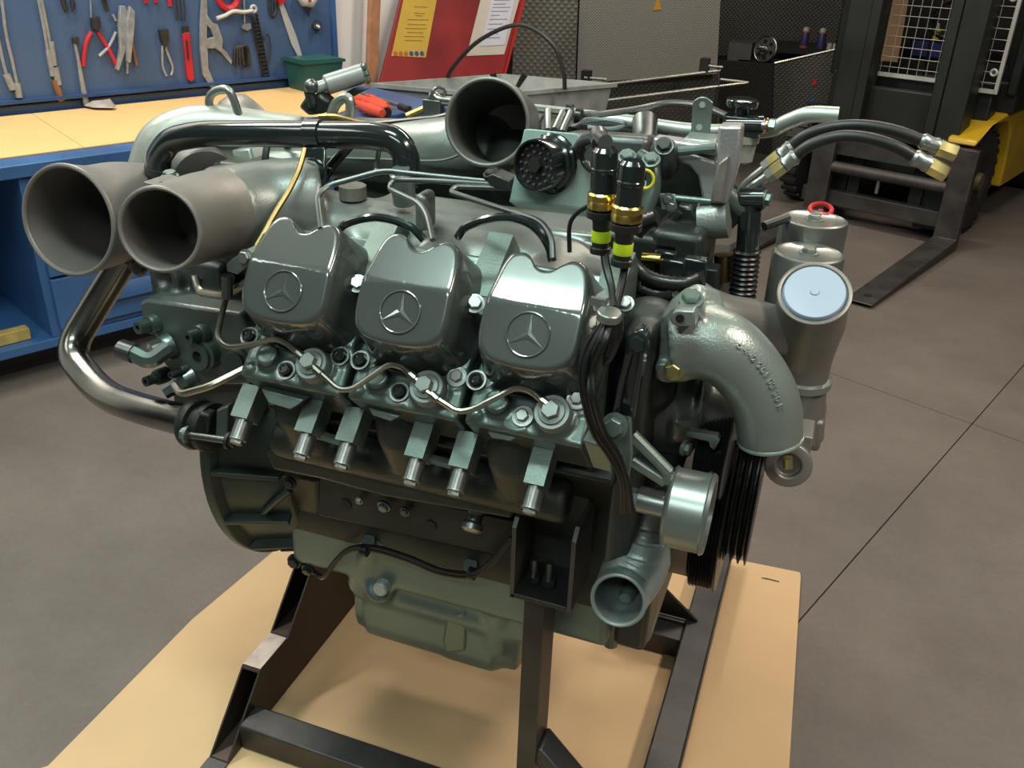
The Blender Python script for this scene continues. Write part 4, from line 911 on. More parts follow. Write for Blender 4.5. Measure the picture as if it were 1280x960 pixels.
g = G(); q = Y(214, 432, -.30); g.lathe(q, (-.5, -1, -.1), [(.020, 0), (.020, .010), (.018, .014)], 24); g.lathe(q, (-.5, -1, -.1), [(.0165, .012), (.0165, .03)], 6)
g.sweep(fillet([Y(212, 434, -.32), Y(188, 452, -.345), Y(164, 440, -.345)], .010), .0125, 8); build('elbow_fitting', g, mat('fitting_grey', (.16, .21, .195), .8, .3, .1, 20), eng)
build('elbow_nut', G().cyl(Y(168, 442, -.345), Y(151, 436, -.345), .0145, n=16), iron, eng)
g = G(); q = Y(236, 474, -.30); g.lathe(q, (-.7, -1, -.4), [(.018, -.01), (.018, .006)], 24); g.lathe(q, (-.7, -1, -.4), [(.015, .006), (.015, .02)], 6); g.lathe(q, (-.7, -1, -.4), [(.011, .02), (.010, .04)], 6); build('union_fitting', g, mat('fitting_grey', (.22, .27, .26)), eng)
g = G(); q = Y(296, 448, -.30); g.lathe(q, (.3, -1, .1), [(.020, -.03), (.020, .01), (.015, .012), (.015, .02)], 24); build('drive_boss', g, paintd, eng)
# dark castings filling behind the plate and below the mouths
g = G(); g.box(Y(268, 370, -.18), (.13, .12, .16)); g.box(Y(290, 430, -.20), (.14, .14, .20)); g.sweep([Y(200, 345, -.22), Y(215, 362, -.2)], [.018, .022], 14); g.sweep([Y(166, 328, -.2), Y(182, 340, -.2)], [.014, .014], 12)
g.lathe(Y(205, 350, -.26), (0, -1, 0), [(.026, -.05), (.026, .0), (.014, .003), (.014, -.01)], 18); build('rear_casting', g, mat('rear_dark', (.085, .09, .085), .6, .45, .3, 12, .2, 250), eng, vox=.006, sm=3)
g = G(); g.lathe(Y(274, 400, -.22), (0, 0, 1), [(.026, -.10), (.026, -.012), (.033, -.012), (.033, .0), (.026, .002)], 24); build('pump_barrel', g, paintd, eng)
yp('top_fitting', [(246, 345), (243, 385)], -.24, -.24, .009, iron)
# ---- bright exhaust crossover tube at left
g = G(); P = fillet([Y(156, 322, -.17), Y(120, 380, -.20), Y(84, 440, -.25), Y(128, 494, -.30), Y(178, 512, -.33), Y(245, 529, -.345)], .055, 7); g.sweep(P, .0235, 24); build('exhaust_tube', g, exh, eng)
a, b = Y(238, 528, -.345), Y(262, 534, -.35)
g = G(); d = (b-a).normalized(); g.lathe(a, d, [(.026, 0), (.036, .006), (.038, .014), (.036, .02), (.030, .022), (.030, .034), (.036, .036), (.036, .046), (.028, .05)], 32); build('exhaust_flange', g, dark, eng)
g = G(); c_ = Y(236, 543, -.375); g.prism([Y(228, 534, -.37), Y(247, 516, -.37), Y(262, 520, -.37), Y(257, 550, -.37), Y(235, 552, -.37)], (0, .02, 0)); build('flange_ear', g, dark, eng, bev=.004)
g = G(); g.cyl(Y(232, 543, -.385), Y(288, 551, -.385), .005); build('clamp_stud', g, iron, eng); bolt(eng, Y(233, 543, -.385), (-1, -.1, 0), .009, 'a'); bolt(eng, Y(288, 551, -.385), (1, 0, 0), .009, 'd')
g = G(); g.prism([Y(270, 512, -.36), Y(284, 508, -.36), Y(282, 556, -.37), Y(268, 554, -.37)], (0, .02, 0)); build('manifold_flange', g, paint, eng, bev=.003)

# ================================================================== front of the engine (picture right)
g = G(); g.box((.275, 0, .66), (.05, .44, .46)); g.box((.285, 0, .90), (.06, .30, .12)); build('timing_cover', g, dark, eng, bev=.01)
g = G()
for bx_, r in ((Y(775, 440, -.30), .05), (Y(770, 500, -.31), .045)): g.ball(bx_+V((.02, .06, 0)), r)
g.box((.262, -.22, .82), (.035, .20, .34)); build('end_casting', g, mat('end_casting_dark', (.06, .07, .065), .6, .4, .3, 10, .2, 200), eng, vox=.007, sm=4)
# black engine bracket with raised number
bpts = [(797, 414), (806, 420), (800, 470), (785, 545), (772, 545), (762, 530), (772, 480), (788, 425)]
g = G(); g.prism([Y(a, b, -.385) for a, b in bpts], (0, .03, 0)); bb = build('black_bracket', g, blackp, eng, bev=.004)
g = G(); g.sweep([Y(803, 425, -.39), Y(797, 475, -.39), Y(790, 520, -.39)], .0035, 8); g.sweep([Y(790, 427, -.39), Y(777, 480, -.39), Y(768, 525, -.39)], .0035, 8); build('bracket_rim', g, blackp, bb)
bolt(bb, Y(797, 429, -.39), (0, -1, .2), .009, 'b'); bolt(eng, Y(768, 533, -.405), (0, -1, .2), .011, 'a')
g = G(); g.prism([Y(776, 516, -.385), Y(788, 520, -.385), Y(790, 570, -.39), Y(785, 602, -.39), Y(778, 570, -.39), Y(758, 552, -.39), Y(762, 520, -.385)], (0, .008, 0)); build('support_plate', g, alug, eng, bev=.002)
g = G(); g.prism([Y(729, 550, -.42), Y(761, 560, -.42), Y(762, 563, -.42), Y(730, 553, -.42)], (0, .02, .002)); g.prism([Y(730, 552, -.42), Y(760, 562, -.42), Y(764, 590, -.40), Y(742, 584, -.40)], (0, .003, 0)); build('cable_tab', g, alug, eng)
g = G()
for a, b in (((790, 543), (836, 590)), ((790, 575), (832, 602)), ((836, 590), (832, 602))): g.sweep([Y(*a, -.36), Y(*b, -.36)], .0075, 10)
build('idler_bracket', g, alug, eng); g = G(); g.prism([Y(792, 548, -.355), Y(832, 592, -.355), Y(828, 600, -.355), Y(792, 576, -.355)], (0, .01, 0)); build('idler_web', g, paint, eng)
# idler drum
ic = V((.322, -.345, .785))
g = G(); g.lathe(ic, (1, 0, 0), [(.045, 0), (.0475, .001), (.050, .004), (.048, .006), (.048, .045), (.050, .047), (.0475, .051), (.040, .051), (.040, .040), (.015, .040)], 48); build('idler_drum', g, mat('drum_satin', (.29, .33, .31), .8, .32, .05, 6), eng)
g = G(); g.cyl(ic-V((.035, 0, 0)), ic, .016); g.lathe(ic-V((.05, 0, -.0)), (1, 0, 0), [(.012, 0), (.012, .016)], 6); build('idler_axle', g, zinc, eng)
# crank pulleys
g = G(); pr = [(.10, 0), (.153, 0)]
for i in range(8): pr += [(.1555, .002+i*.0045), (.151, .0042+i*.0045)]
pr += [(.1555, .0385), (.1555, .041), (.10, .041)]
g.lathe((.338, 0, .60), (1, 0, 0), pr, 72); build('ribbed_pulley', g, blackm, eng, ang=80)
g = G(); pr = [(.05, 0)]
for i in range(3): pr += [(.116, .001+i*.011), (.117, .003+i*.011), (.104, .0065+i*.011), (.104, .0085+i*.011)]
pr += [(.117, .034), (.116, .036), (.05, .036)]
g.lathe((.381, 0, .615), (1, 0, 0), pr, 72); build('crank_pulley', g, mat('pulley_black', (.02, .02, .02), .3, .35), eng, ang=50)
g = G(); g.lathe((.300, 0, .60), (1, 0, 0), [(.13, 0), (.142, .002), (.142, .034), (.13, .036)], 64); build('damper', g, alu, eng)
# ribbed belt drum above, partly seen
g = G(); pr = [(.03, 0), (.060, 0)]
for i in range(8): pr += [(.064, .002+i*.0045), (.0605, .0042+i*.0045)]
pr += [(.064, .0385), (.060, .040), (.03, .04)]
g.lathe((.335, -.20, .79), (1, 0, 0), pr, 56); build('pump_pulley', g, blackm, eng, ang=80)
g = G()
for s in range(30):
    pass
for p in ((888, 600), (857, 560)): bolt(eng, Y(*p, -.27), (1, -.3, 0), .008, 'a')
for p in ((879, 543), (893, 592), (899, 566)): bolt(eng, Y(*p, -.25), (.3, -1, 0), .006, 'd')
g = G(); g.prism([Y(858, 538, -.27), Y(897, 545, -.27), Y(900, 550, -.27), Y(893, 562, -.27), Y(888, 560, -.27), Y(886, 552, -.27), Y(858, 545, -.27)], (0, .01, 0)); build('belt_guard', g, iron, eng)
# lower water inlet with snout
P = [Y(773, 750, -.36), Y(779, 738, -.328), Y(791, 715, -.30), Y(801, 692, -.285), Y(806, 670, -.28)]
mouth('water_inlet', P, [.0355, .0375, .042, .041, .031], mat('snout_cast', (.27, .32, .305), .5, .36, .1, 7, .2, 300), wall=.004, depth=15)
q = Y(783, 745, -.31); build('inlet_stub', G().lathe(q, V(P[0])-V(P[2]), [(.012, -.03), (.011, .0), (.008, .006)], 16), alug, eng)
a, b = Y(806, 672, -.265), Y(812, 640, -.25); g = G(); g.lathe(a, b-a, [(.038, 0), (.038, .005), (.031, .006), (.031, .012), (.034, .013), (.030, .016), (.026, .05), (.026, .07)], 32); build('inlet_collar', g, zinc, eng)
g = G(); g.cyl(Y(795, 625, -.27), Y(830, 618, -.30), .016); g.sweep([Y(800, 655, -.24), Y(812, 610, -.24), Y(822, 560, -.22)], [.03, .034, .04], 16); build('inlet_pipe', g, dark, eng)
bolt(eng, Y(809, 629, -.29), (-.2, -1, 0), .009, 'a')
# water pump body
g = G(); g.ball(Y(893, 505, -.17), .056); g.sweep([Y(835, 500, -.19), Y(905, 500, -.17)], [.065, .05], 22); g.sweep([Y(828, 420, -.20), Y(822, 480, -.20), Y(828, 560, -.19)], [.04, .055, .045], 18)
g.box(Y(880, 495, -.215), (.006, .05, .10)); build('water_pump', g, mat('pump_housing', (.19, .215, .205), .75, .34, .15, 7, .14, 300), eng, vox=.005, sm=5)
# thermostat elbow with number
EP = smooth_path([Y(846, 425, -.27), Y(868, 425, -.27), Y(905, 436, -.27), Y(938, 468, -.265), Y(957, 505, -.262), Y(963, 548, -.26)], 6)
er = [.050, .047, .043, .041, .0405, .0385]
ER = [er[min(int(i/6), 4)]*(1-(i % 6)/6)+er[min(int(i/6)+1, 5)]*((i % 6)/6) if i < 30 else er[5] for i in range(len(EP))]
g = G(); g.sweep(EP, ER, 32)
g.prism([Y(826, 396, -.30), Y(846, 380, -.30), Y(868, 380, -.30), Y(880, 400, -.30), Y(872, 465, -.29), Y(822, 462, -.29)], (0, .06, 0))
g.prism([Y(818, 455, -.305), Y(862, 458, -.305), Y(874, 466, -.30), Y(860, 478, -.30), Y(830, 480, -.30), Y(818, 474, -.30)], (0, .02, 0))
g.sweep([Y(865, 372, -.26), Y(890, 382, -.24)], [.018, .02], 14); el = build('thermostat_elbow', g, aluw, eng, vox=.0034, sm=4)
d = (EP[-1]-EP[-3]).normalized(); build('elbow_rim', G().torus(EP[-1], d, .0375, .0026, 40, 8), aluw, el)
g = G(); g.prism([Y(837, 399, -.331), Y(840, 391, -.331), Y(847, 388, -.331), Y(868, 389, -.331), Y(869, 409, -.331), Y(847, 409, -.331), Y(840, 406, -.331)], (0, .03, 0)); build('sensor_pad', g, aluw, el, bev=.002)
q = Y(850, 398, -.332); build('pad_hole', G().cyl(q+V((0, .002, 0)), q-V((0, .0012, 0)), .0048), blackm, el)
bolt(el, Y(842, 463, -.312), (0, -1, .15), .009, 'y'); bolt(el, Y(864, 374, -.30), (0, -.5, 1), .0105, 'a')
TXT = 'o442 201 03 30 R'
def arc_at(s):
    L = 0
    for i in range(len(EP)-1):
        d = (EP[i+1]-EP[i]).length
        if L+d >= s: return EP[i].lerp(EP[i+1], (s-L)/d), (EP[i+1]-EP[i]).normalized(), ER[i]
        L += d
    return EP[-1], (EP[-1]-EP[-2]).normalized(), ER[-1]
s = .060
for ch in TXT:
    w = .0057
    if ch == ' ': s += .0032; continue
    p, T, r = arc_at(s); vd = (CAM-p).normalized()
    side = T.cross(vd).normalized()*-1
    if side.x < 0: side = -side
    dirn = (vd*.86+side*.26); dirn = (dirn-T*dirn.dot(T)).normalized()
    upv = dirn.cross(T).normalized()
    if upv.dot(side) < 0: upv = -upv
    xa = upv.cross(dirn).normalized()
    cu = bpy.data.curves.new('casting_letter', 'FONT'); cu.body = ch; cu.size = .0105 if ch != 'o' else .012; cu.extrude = .0009; cu.bevel_depth = .0002; cu.align_x = 'CENTER'; cu.align_y = 'CENTER'
    cu.materials.append(aluw); tmp = bpy.data.objects.new('tmp', cu); COL.objects.link(tmp); bpy.context.view_layer.update()
    lm = bpy.data.meshes.new_from_object(tmp.evaluated_get(bpy.context.evaluated_depsgraph_get())); bpy.data.objects.remove(tmp)
    o = bpy.data.objects.new('casting_letter', lm); link(o, el); ORG[o.name] = EO
    Mx = Matrix((xa, upv, dirn)).transposed().to_4x4(); Mx.translation = p+dirn*(r+.0004)-EO; o.matrix_local = Mx
    s += w
# drain cock under the elbow
g = G(); g.lathe(Y(985, 578, -.20), (.1, -1, .2), [(.026, -.03), (.030, 0), (.030, .012), (.024, .014), (.016, .014), (.016, .004)], 28); g.box(Y(990, 548, -.17), (.05, .05, .04)); build('outlet_clamp', g, alu, eng, bev=.002)
g = G(); g.cyl(Y(985, 572, -.225), Y(985, 584, -.225), .006); build('clamp_screw', g, yzinc, eng)
# capped outlet pipe
cp0 = Y(1018, 367, -.11); cn = V((.0, -.64, .77)).normalized()
g = G(); g.pipe([cp0, cp0-cn*.03, cp0-cn*.065+V((0, .0, -.005)), Y(1004, 440, -.05), Y(1001, 480, -.05), Y(998, 545, -.05)], [.0455, .045, .047, .041, .035, .035], .004, 36, 5, 8); op = build('coolant_outlet', g, alu, eng, ang=60)
build('outlet_rim', G().torus(cp0, cn, .0435, .003, 48, 8), alu, op)
g = G(); g.lathe(cp0-cn*.004, cn, [(.0415, -.02), (.0415, .000), (.039, .0015), (.0385, .007), (.037, .009), (.006, .009), (.005, .0105), (.001, .0105)], 48); build('plastic_cap', g, frost, eng)
g = G(); q = Y(1000, 478, -.05); g.lathe(q, (0, 0, -1), [(.037, -.012), (.042, -.010), (.042, .0), (.036, .002), (.037, .06), (.033, .065)], 36); build('outlet_sleeve', g, aluw, eng)
g = G(); g.box(Y(1000, 528, -.04), (.065, .07, .05)); build('outlet_block', g, alu, eng, bev=.006)
g = G(); g.sweep(smooth_path([Y(870, 385, -.16), Y(905, 398, -.14), Y(945, 405, -.10), Y(990, 420, -.06)], 4), [.032]*13, 22); build('branch_pipe', g, alu, eng)
g = G(); g.cyl(Y(868, 382, -.17), Y(900, 388, -.17), .006); build('branch_seam', g, alug, eng)
# canisters
for px, py, y, h in ((1011, 316, .02, .20), (1018, 274, .12, .20)):
    q = Y(px, py, y); g = G(); g.lathe(q-V((0, 0, h)), (0, 0, 1), [(.046, 0), (.049, .004), (.049, h-.004), (.0475, h), (.044, h+.0015), (.040, h-.001), (.001, h-.001)], 48); cn_ = build('filter_canister', g, mat('canister_satin', (.36, .38, .35), .8, .3, .06, 6), eng, ang=40); bolt(cn_, q, (0, 0, 1), .010, 'z')
g = G(); g.box(V((.42, .06, .80)), (.09, .22, .06)); build('filter_base', g, alug, eng, bev=.01)
q = Y(1026, 262, .17); build('red_handwheel', G().torus(q, (0, -.35, 1), .016, .0035, 28, 8), redp, eng); build('handwheel_stem', G().cyl(q, q-V((0, 0, .08)), .004), redp, eng)
yp('filter_pipe', [(955, 283, .06), (985, 272, .09)], 0, 0, .007, iron)
# black sleeve and bellows
a, b, c_ = Y(938, 262, -.02), Y(934, 312, -.02), Y(926, 385, -.02)
g = G(); g.cyl(a, b, .0155, n=20); g.cyl(Y(938, 244, -.02), Y(938, 264, -.02), .013, n=20); build('damper_sleeve', g, blackp, eng)
g = G(); d = (c_-b); L_ = d.length; pr = []
for i in range(12): pr += [(.0165, L_*i/12), (.0195, L_*(i+.35)/12), (.0165, L_*(i+.8)/12)]
g.lathe(b, d, pr, 24); build('rubber_bellows', g, blackm, eng, ang=60)
g = G(); g.sweep([Y(925, 248, -.02), Y(955, 248, -.02)], .015, 16); build('damper_eye', g, blackp, eng); bolt(eng, Y(957, 249, -.02), (1, -.2, 0), .009, 'a')
# aluminium arm
y0 = -.04
al2 = mat('arm_aluminium', (.42, .41, .41), .6, .34, .12, 7, .35, 260)
g = G()
g.prism([Y(a, b, y0) for a, b in ((816, 172), (898, 183), (900, 196), (816, 186))], (0, .03, 0))
g.prism([Y(a, b, y0) for a, b in ((830, 186), (855, 188), (898, 204), (898, 254), (878, 252), (872, 220), (862, 208), (835, 197))], (0, .035, 0))
g.prism([Y(a, b, y0-.03) for a, b in ((897, 158), (927, 158), (923, 205), (908, 256), (887, 254), (896, 205))], (0, .035, 0))
arm = build('support_arm', g, al2, eng, bev=.004)
g = G(); g.prism([Y(a, b, y0-.045) for a, b in ((898, 205), (910, 196), (902, 254), (889, 252))], (0, .02, 0)); build('arm_web', g, mat('arm_edge', (.40, .36, .33), .7, .4, .2, 20, .3, 200), arm, bev=.002)
g = G(); g.sweep([Y(838, 190, -.05), Y(895, 185, -.05)], .006, 10); build('arm_rib', g, alug, arm)
q = Y(830, 188, -.06); build('rubber_mount', G().lathe(q, (.1, -.8, .6), [(.020, -.05), (.018, 0), (.014, .008), (.012, .014), (.007, .014)], 24), iron, eng); bolt(eng, q+V((.001, -.010, .008)), (.1, -.8, .6), .009, 'd')
g = G(); g.cyl(Y(875, 276, -.05), Y(911, 273, -.05), .026, n=32); build('arm_bush', g, aluw, eng)
g = G(); g.prism([Y(a, b, -.05) for a, b in ((846, 256), (866, 258), (884, 290), (888, 338), (878, 340), (862, 300))], (0, .03, 0)); build('rocker_arm', g, mat('arm_dark', (.10, .11, .105), .7, .35, .2, 10, .2, 200), eng, bev=.006)
g = G(); g.cyl(Y(808, 244, -.06), Y(890, 252, -.06), .0045); g.cyl(Y(905, 240, -.03), Y(930, 262, -.02), .012); build('control_rod', g, alug, eng)
g = G(); g.prism([Y(a, b, -.07) for a, b in ((825, 242), (844, 243), (845, 262), (827, 262))], (0, .003, 0)); ct = build('rod_bracket', g, sheet, eng, bev=.001); bolt(ct, Y(835, 249, -.072), (0, -1, 0), .006, 'a'); bolt(ct, Y(839, 258, -.072), (0, -1, 0), .006, 'z')
g = G(); g.sweep([Y(850, 265, -.06), Y(838, 280, -.06), Y(822, 292, -.06)], .005, 8); build('return_spring', g, iron, eng)
# upright drilled strip
g = G(); pts = [(866, 127)]+[(866+24*i/8+1*0, 127-6*sin(pi*i/8)) for i in range(1, 8)]+[(891, 128), (887, 172), (863, 171)]
g.prism([Y(a, b, .02) for a, b in pts], (0, .004, 0)); st = build('drilled_strip', g, mat('strip_sheet', (.24, .30, .28), .8, .35, .1, 20), eng, bev=.001)
for p in ((878, 131), (874, 159)): q = Y(*p, .0195); build('strip_hole', G().cyl(q, q-V((0, .0008, 0)), .0042), mat('hole_pale', (.4, .42, .4), .5, .5), st)
g = G(); g.box(Y(878, 178, .0), (.045, .05, .018)); build('strip_foot', g, aluw, eng, bev=.004)
# pale pipe at the back with end stub, thin tube, clamps
g = G(); g.sweep(smooth_path([Y(668, 139, .16), Y(780, 152, .16), Y(870, 164, .16), Y(955, 163, .14), Y(985, 152, .13), Y(1012, 143, .12), Y(1048, 144, .12)], 5), .0115, 18); build('water_return_pipe', g, mat('pale_pipe', (.42, .48, .44), .7, .4, .08, 10), eng)
yp('thin_steel_tube', [(668, 137, .10), (735, 145, .10), (800, 136, .10), (838, 127, .10), (880, 132, .10), (908, 145, .10), (915, 152, .10)], 0, 0, .005, steel, .03)
for px, py in ((712, 140), (724, 145)): build('rubber_grommet', G().cyl(Y(px-4, py, .08), Y(px+3, py+1, .08), .012), blackm, eng)
g = G(); g.sweep([Y(806, 152, .14), Y(806, 176, .10), Y(803, 190, .06)], [.020, .018, .012], 18); build('pipe_support', g, iron, eng)
# cable tie bundles
g = G()
for k in range(3): g.sweep(smooth_path([Y(715+3*k, 158, .06), Y(735, 152-k*2, .06), Y(770, 150+k, .06), Y(782, 155+k, .06), Y(765, 160+k, .06), Y(735, 160-k, .06)], 4), .0026, 6)
o = build('wire_loops', g, iron, eng); 
for a, b in (((676, 146), (664, 166)), ((685, 138), (685, 163)), ((704, 140), (694, 162)), ((714, 140), (703, 165))): build('bracket_leg', G().sweep([Y(*a, -.02), Y(*b, -.05)], .0048, 8), zinc, eng)
g = G(); g.prism([Y(a, b, .02) for a, b in ((700, 165), (812, 172), (806, 230), (720, 225))], (0, .08, -.01)); build('valley_cover', g, mat('valley_grey', (.12, .13, .125), .6, .4, .2, 8, .2, 250), eng, bev=.01)
g = G(); g.box(Y(856, 225, .05), (.08, .05, .12)); g.box((.16, .0, .97), (.22, .24, .14)); g.box((.26, -.05, 1.0), (.07, .14, .10)); build('valley_block', g, dark, eng, bev=.01)
g = G(); g.sweep(smooth_path([Y(800, 195, -.06), Y(814, 205, -.07), Y(817, 235, -.08), Y(808, 262, -.09), Y(800, 300, -.10)], 3), .010, 14); build('lift_casting', g, paint, eng)
for p in ((784, 196), (814, 200)): bolt(eng, Y(*p, -.09), (0, -.6, .8), .009, 'a')
# black fuel hand pump with bowl
q = Y(924, 146, .06)
g = G(); g.lathe(Y(928, 130, .06), (0, 0, 1), [(.020, -.004), (.022, 0), (.022, .006), (.016, .008)], 24); g.cyl(Y(928, 132, .06), Y(926, 152, .06), .009); g.box(Y(928, 156, .06), (.05, .04, .026)); g.cyl(Y(908, 156, .05), Y(955, 157, .05), .013); build('hand_primer', g, blackp, eng, bev=.001)
g = G(); g.lathe(Y(930, 168, .06), (0, 0, -1), [(.022, 0), (.022, .01), (.019, .012), (.017, .036), (.010, .04)], 20); build('primer_bowl', g, mat('bowl_grey', (.30, .31, .29), .2, .4), eng)
g = G(); g.cyl(Y(952, 157, .04), Y(962, 157, .04), .006); g.lathe(Y(961, 157, .04), (1, 0, 0), [(.010, 0), (.010, .008)], 6); build('primer_banjo', g, zinc, eng); build('copper_washer', G().cyl(Y(958, 157, .04), Y(960, 157, .04), .0105), mat('copper', (.6, .25, .1), 1, .3), eng)
# hydraulic hoses
def hose(pts, y, e0, e1, lab):
    P = [Y(a, b, y) for a, b in pts]; h = build('hydraulic_hose', G().tube(P, .0078, 12), rubber, eng)
    h['label'] = lab
    d = (P[-1]-P[-2]).normalized(); g = G(); g.lathe(P[-1]-d*.008, d, [(.0082, 0), (.0106, .004), (.0090, .014), (.0106, .02), (.0088, .026)], 18); build('ferrule', g, zinc, h)
    g = G(); g.lathe(P[-1]+d*.016, d, [(.0112, 0), (.0112, .022), (.0100, .0235), (.008, .0235), (.008, .018)], 6); build('hose_nut', g, yzinc, h)
    d = (P[0]-P[1]).normalized(); g = G(); g.lathe(P[0]-d*.010, d, [(.0082, 0), (.0106, .004), (.009, .014), (.0106, .018), (.0088, .022)], 18); build('ferrule', g, zinc, h)
    g = G(); g.lathe(P[0]+d*.011, d, [(.0108, 0), (.0108, .016)], 6); build('hose_nut', g, yzinc, h)
    g = G(); g.lathe(P[0]+d*.026, d, [(.010, 0), (.010, .010)], 6); build('hose_nut', g, zinc, h)
hose([(983, 188), (1006, 170), (1040, 159), (1080, 157), (1120, 164), (1158, 178)], .02, 0, 0, 'upper black hose')
hose([(988, 200), (1012, 182), (1046, 171), (1080, 172), (1116, 182), (1148, 199)], -.01, 0, 0, 'lower black hose')
yp('steel_hose_tail', [(966, 203, .02), (945, 219, .02), (930, 232, .02), (923, 244, .02)], 0, 0, .0062, zinc, .02); yp('steel_hose_tail', [(970, 212, -.01), (952, 226, -.01), (936, 236, -.01), (928, 248, -.01)], 0, 0, .0062, zinc, .02)
g = G(); g.prism([Y(a, b, .0) for a, b in ((911, 232), (930, 252), (940, 262), (912, 290), (905, 262))], (0, .03, 0)); build('tail_bracket', g, iron, eng, bev=.003)

# ---- sheet bracket with round multi-pin socket
ps = V((0, -.25, 0)); pn = V((.10, -.93, .22)).normalized(); pp = Y(685, 215, -.27)
def SP(a, b, o=0): return PL(a, b, pp, pn)+pn*o
g = G(); g.prism([SP(*p) for p in ((655, 162), (662, 161), (720, 167), (727, 172), (726, 199), (737, 202), (745, 262), (637, 250))], -pn*.003); pl = build('socket_plate', g, sheet, eng, bev=.001)
g = G(); a, b = SP(637, 249), SP(745, 261); g.prism([a, b, b-pn*.05-V((0, 0, .01)), a-pn*.05-V((0, 0, .01))], (0, 0, -.003)); build('plate_flange', g, sheet, pl)
q = SP(689, 205); ax = (V((-.30, -.90, .12))).normalized(); sc_ = q
g = G(); g.lathe(sc_, ax, [(.0345, -.002), (.0345, .003), (.032, .005), (.032, .010), (.029, .012), (.029, .030), (.028, .034), (.026, .034), (.026, .025)], 40); sk = build('round_socket', g, blackp, eng)
g = G(); g.lathe(sc_+ax*.028, ax, [(.026, -.004), (.026, -.001)], 32); g.lathe(sc_+ax*.026, ax, [(.009, 0), (.009, .008)], 6); build('socket_insert', g, mat('insert_black', (.01, .01, .01), 0, .5), sk)
s_, u_, d_ = frame_of(ax)
for R_, nn in ((.0215, 16), (.0145, 10)):
    for i in range(nn): p = sc_+ax*.027+(s_*cos(2*pi*i/nn)+u_*sin(2*pi*i/nn))*R_; build('contact_pin', G().cyl(p, p+ax*.003, .0014, n=8), zinc, sk)
# ---- two cable connectors
def connector(top, bot, y, lab):
    a, b = Y(*top, y), Y(*bot, y); d = (b-a); L_ = d.length; d = d.normalized(); e = ORG
    k = L_
    g = G(); g.lathe(a, d, [(.010, 0), (.0135, .004), (.0140, k*.20), (.0148, k*.21), (.0148, k*.24), (.0140, k*.25), (.0140, k*.46)], 24); c = build('cable_connector', g, blackp, eng); c['label'] = lab
    g = G(); pr = [(.0150, 0)]
    for i in range(2): pr += [(.0168, .002+i*.009), (.0168, .0075+i*.009), (.0158, .0085+i*.009)]
    g.lathe(a+d*k*.455, d, pr, 12); build('gold_coupling', g, gold, c)
    g = G(); g.lathe(a+d*(k*.455+.019), d, [(.0150, 0), (.0172, .001), (.0172, .008), (.012, .010), (.0100, .014), (.0095, k*.40), (.0115, k*.41), (.0115, k*.47), (.006, k*.48)], 24); build('boot', g, blackm, c)
    g = G(); g.lathe(a+d*(k*.455+.019+k*.22), d, [(.0104, 0), (.0106, .0005), (.0106, .012), (.0104, .0125)], 24); build('lime_band', g, lime, c)
    return a, b
connector((757, 184), (751, 303), -.34, 'left cable connector of the pair')
connector((791, 200), (778, 318), -.36, 'right cable connector of the pair')
g = G(); g.sweep(smooth_path([Y(722, 190, -.26), Y(732, 176, -.28), Y(748, 172, -.31), Y(757, 178, -.34)], 3), .008, 12); g.cyl(Y(748, 168, -.30), Y(751, 180, -.32), .010); build('connector_elbow', g, mat('elbow_plastic', (.10, .10, .10), .3, .25, .2, 20), eng)
g = G(); g.lathe(Y(748, 169, -.30), (0, 0, 1), [(.004, 0), (.003, .002)], 10); build('amber_dot', g, mat('amber', (.7, .4, .02), 0, .4), eng)
g = G(); g.sweep(smooth_path([Y(741, 215, -.30), Y(730, 205, -.28), Y(727, 190, -.28), Y(735, 178, -.28)], 4), .003, 8); g.sweep(smooth_path([Y(740, 255, -.33), Y(722, 266, -.32), Y(712, 282, -.31), Y(712, 315, -.31)], 4), .0026, 8); build('thin_wire', g, blackm, eng)
g = G(); g.torus(Y(806, 224, -.28), (0, -1, .1), .010, .0016, 20, 6); build('yellow_loop', g, mat('yellow_wire', (.6, .55, .02), 0, .5), eng)
# cables down to the clamp and on
blackp_ = blackp
for off, r in ((0, .0038), (3, .0034)):
    P = [Y(753+off*.6, 300, -.34), Y(756+off, 330, -.35), Y(764+off*.5, 360, -.37), Y(767+off*.4, 385, -.40)]; build('sensor_cable', G().tube(P, r, 8), cabm, eng)
for off in (0, 3.5):
    P = [Y(778+off, 316, -.36), Y(779+off*.5, 340, -.36), Y(772+off*.6, 370, -.38), Y(766+off, 388, -.40)]; build('sensor_cable', G().tube(P, .0036, 8), cabm, eng)
for i, off in enumerate((-9, -2, 4, 11)):
    P = [Y(762+off*.3, 398, -.41), Y(745+off, 428, -.42-.006*i), Y(733+off*.8, 462, -.43-.006*(i%2)), Y(736+off*.7, 500, -.43-.006*i), Y(748+off*.7, 540, -.43), Y(766+off*.6, 568, -.42), Y(780+off*.4, 600, -.41), Y(783+off*.6, 640, -.39)]; build('sensor_cable', G().tube(P, .0034, 8), cabm, eng)
g = G(); g.sweep(smooth_path([Y(768, 400, -.40), Y(763, 430, -.41), Y(754, 455, -.41)], 3), [.010, .011, .011, .010, .009, .008, .005], 10); build('heat_shrink', g, blackm, eng)
q = Y(761, 393, -.415); g = G(); g.lathe(q-V((0, 0, .006)), (.1, -.1, 1), [(.0118, 0), (.0128, .001), (.0128, .009), (.0118, .010)], 28); build('cable_clamp', g, zinc, eng)
bolt(eng, Y(756, 374, -.36), (0, -.5, 1), .008, 'z')
g = G(); g.prism([Y(738, 372, -.41), Y(757, 376, -.41), Y(757, 384, -.41), Y(738, 382, -.41)], (0, .006, 0)); build('clamp_tab', g, zinc, eng)
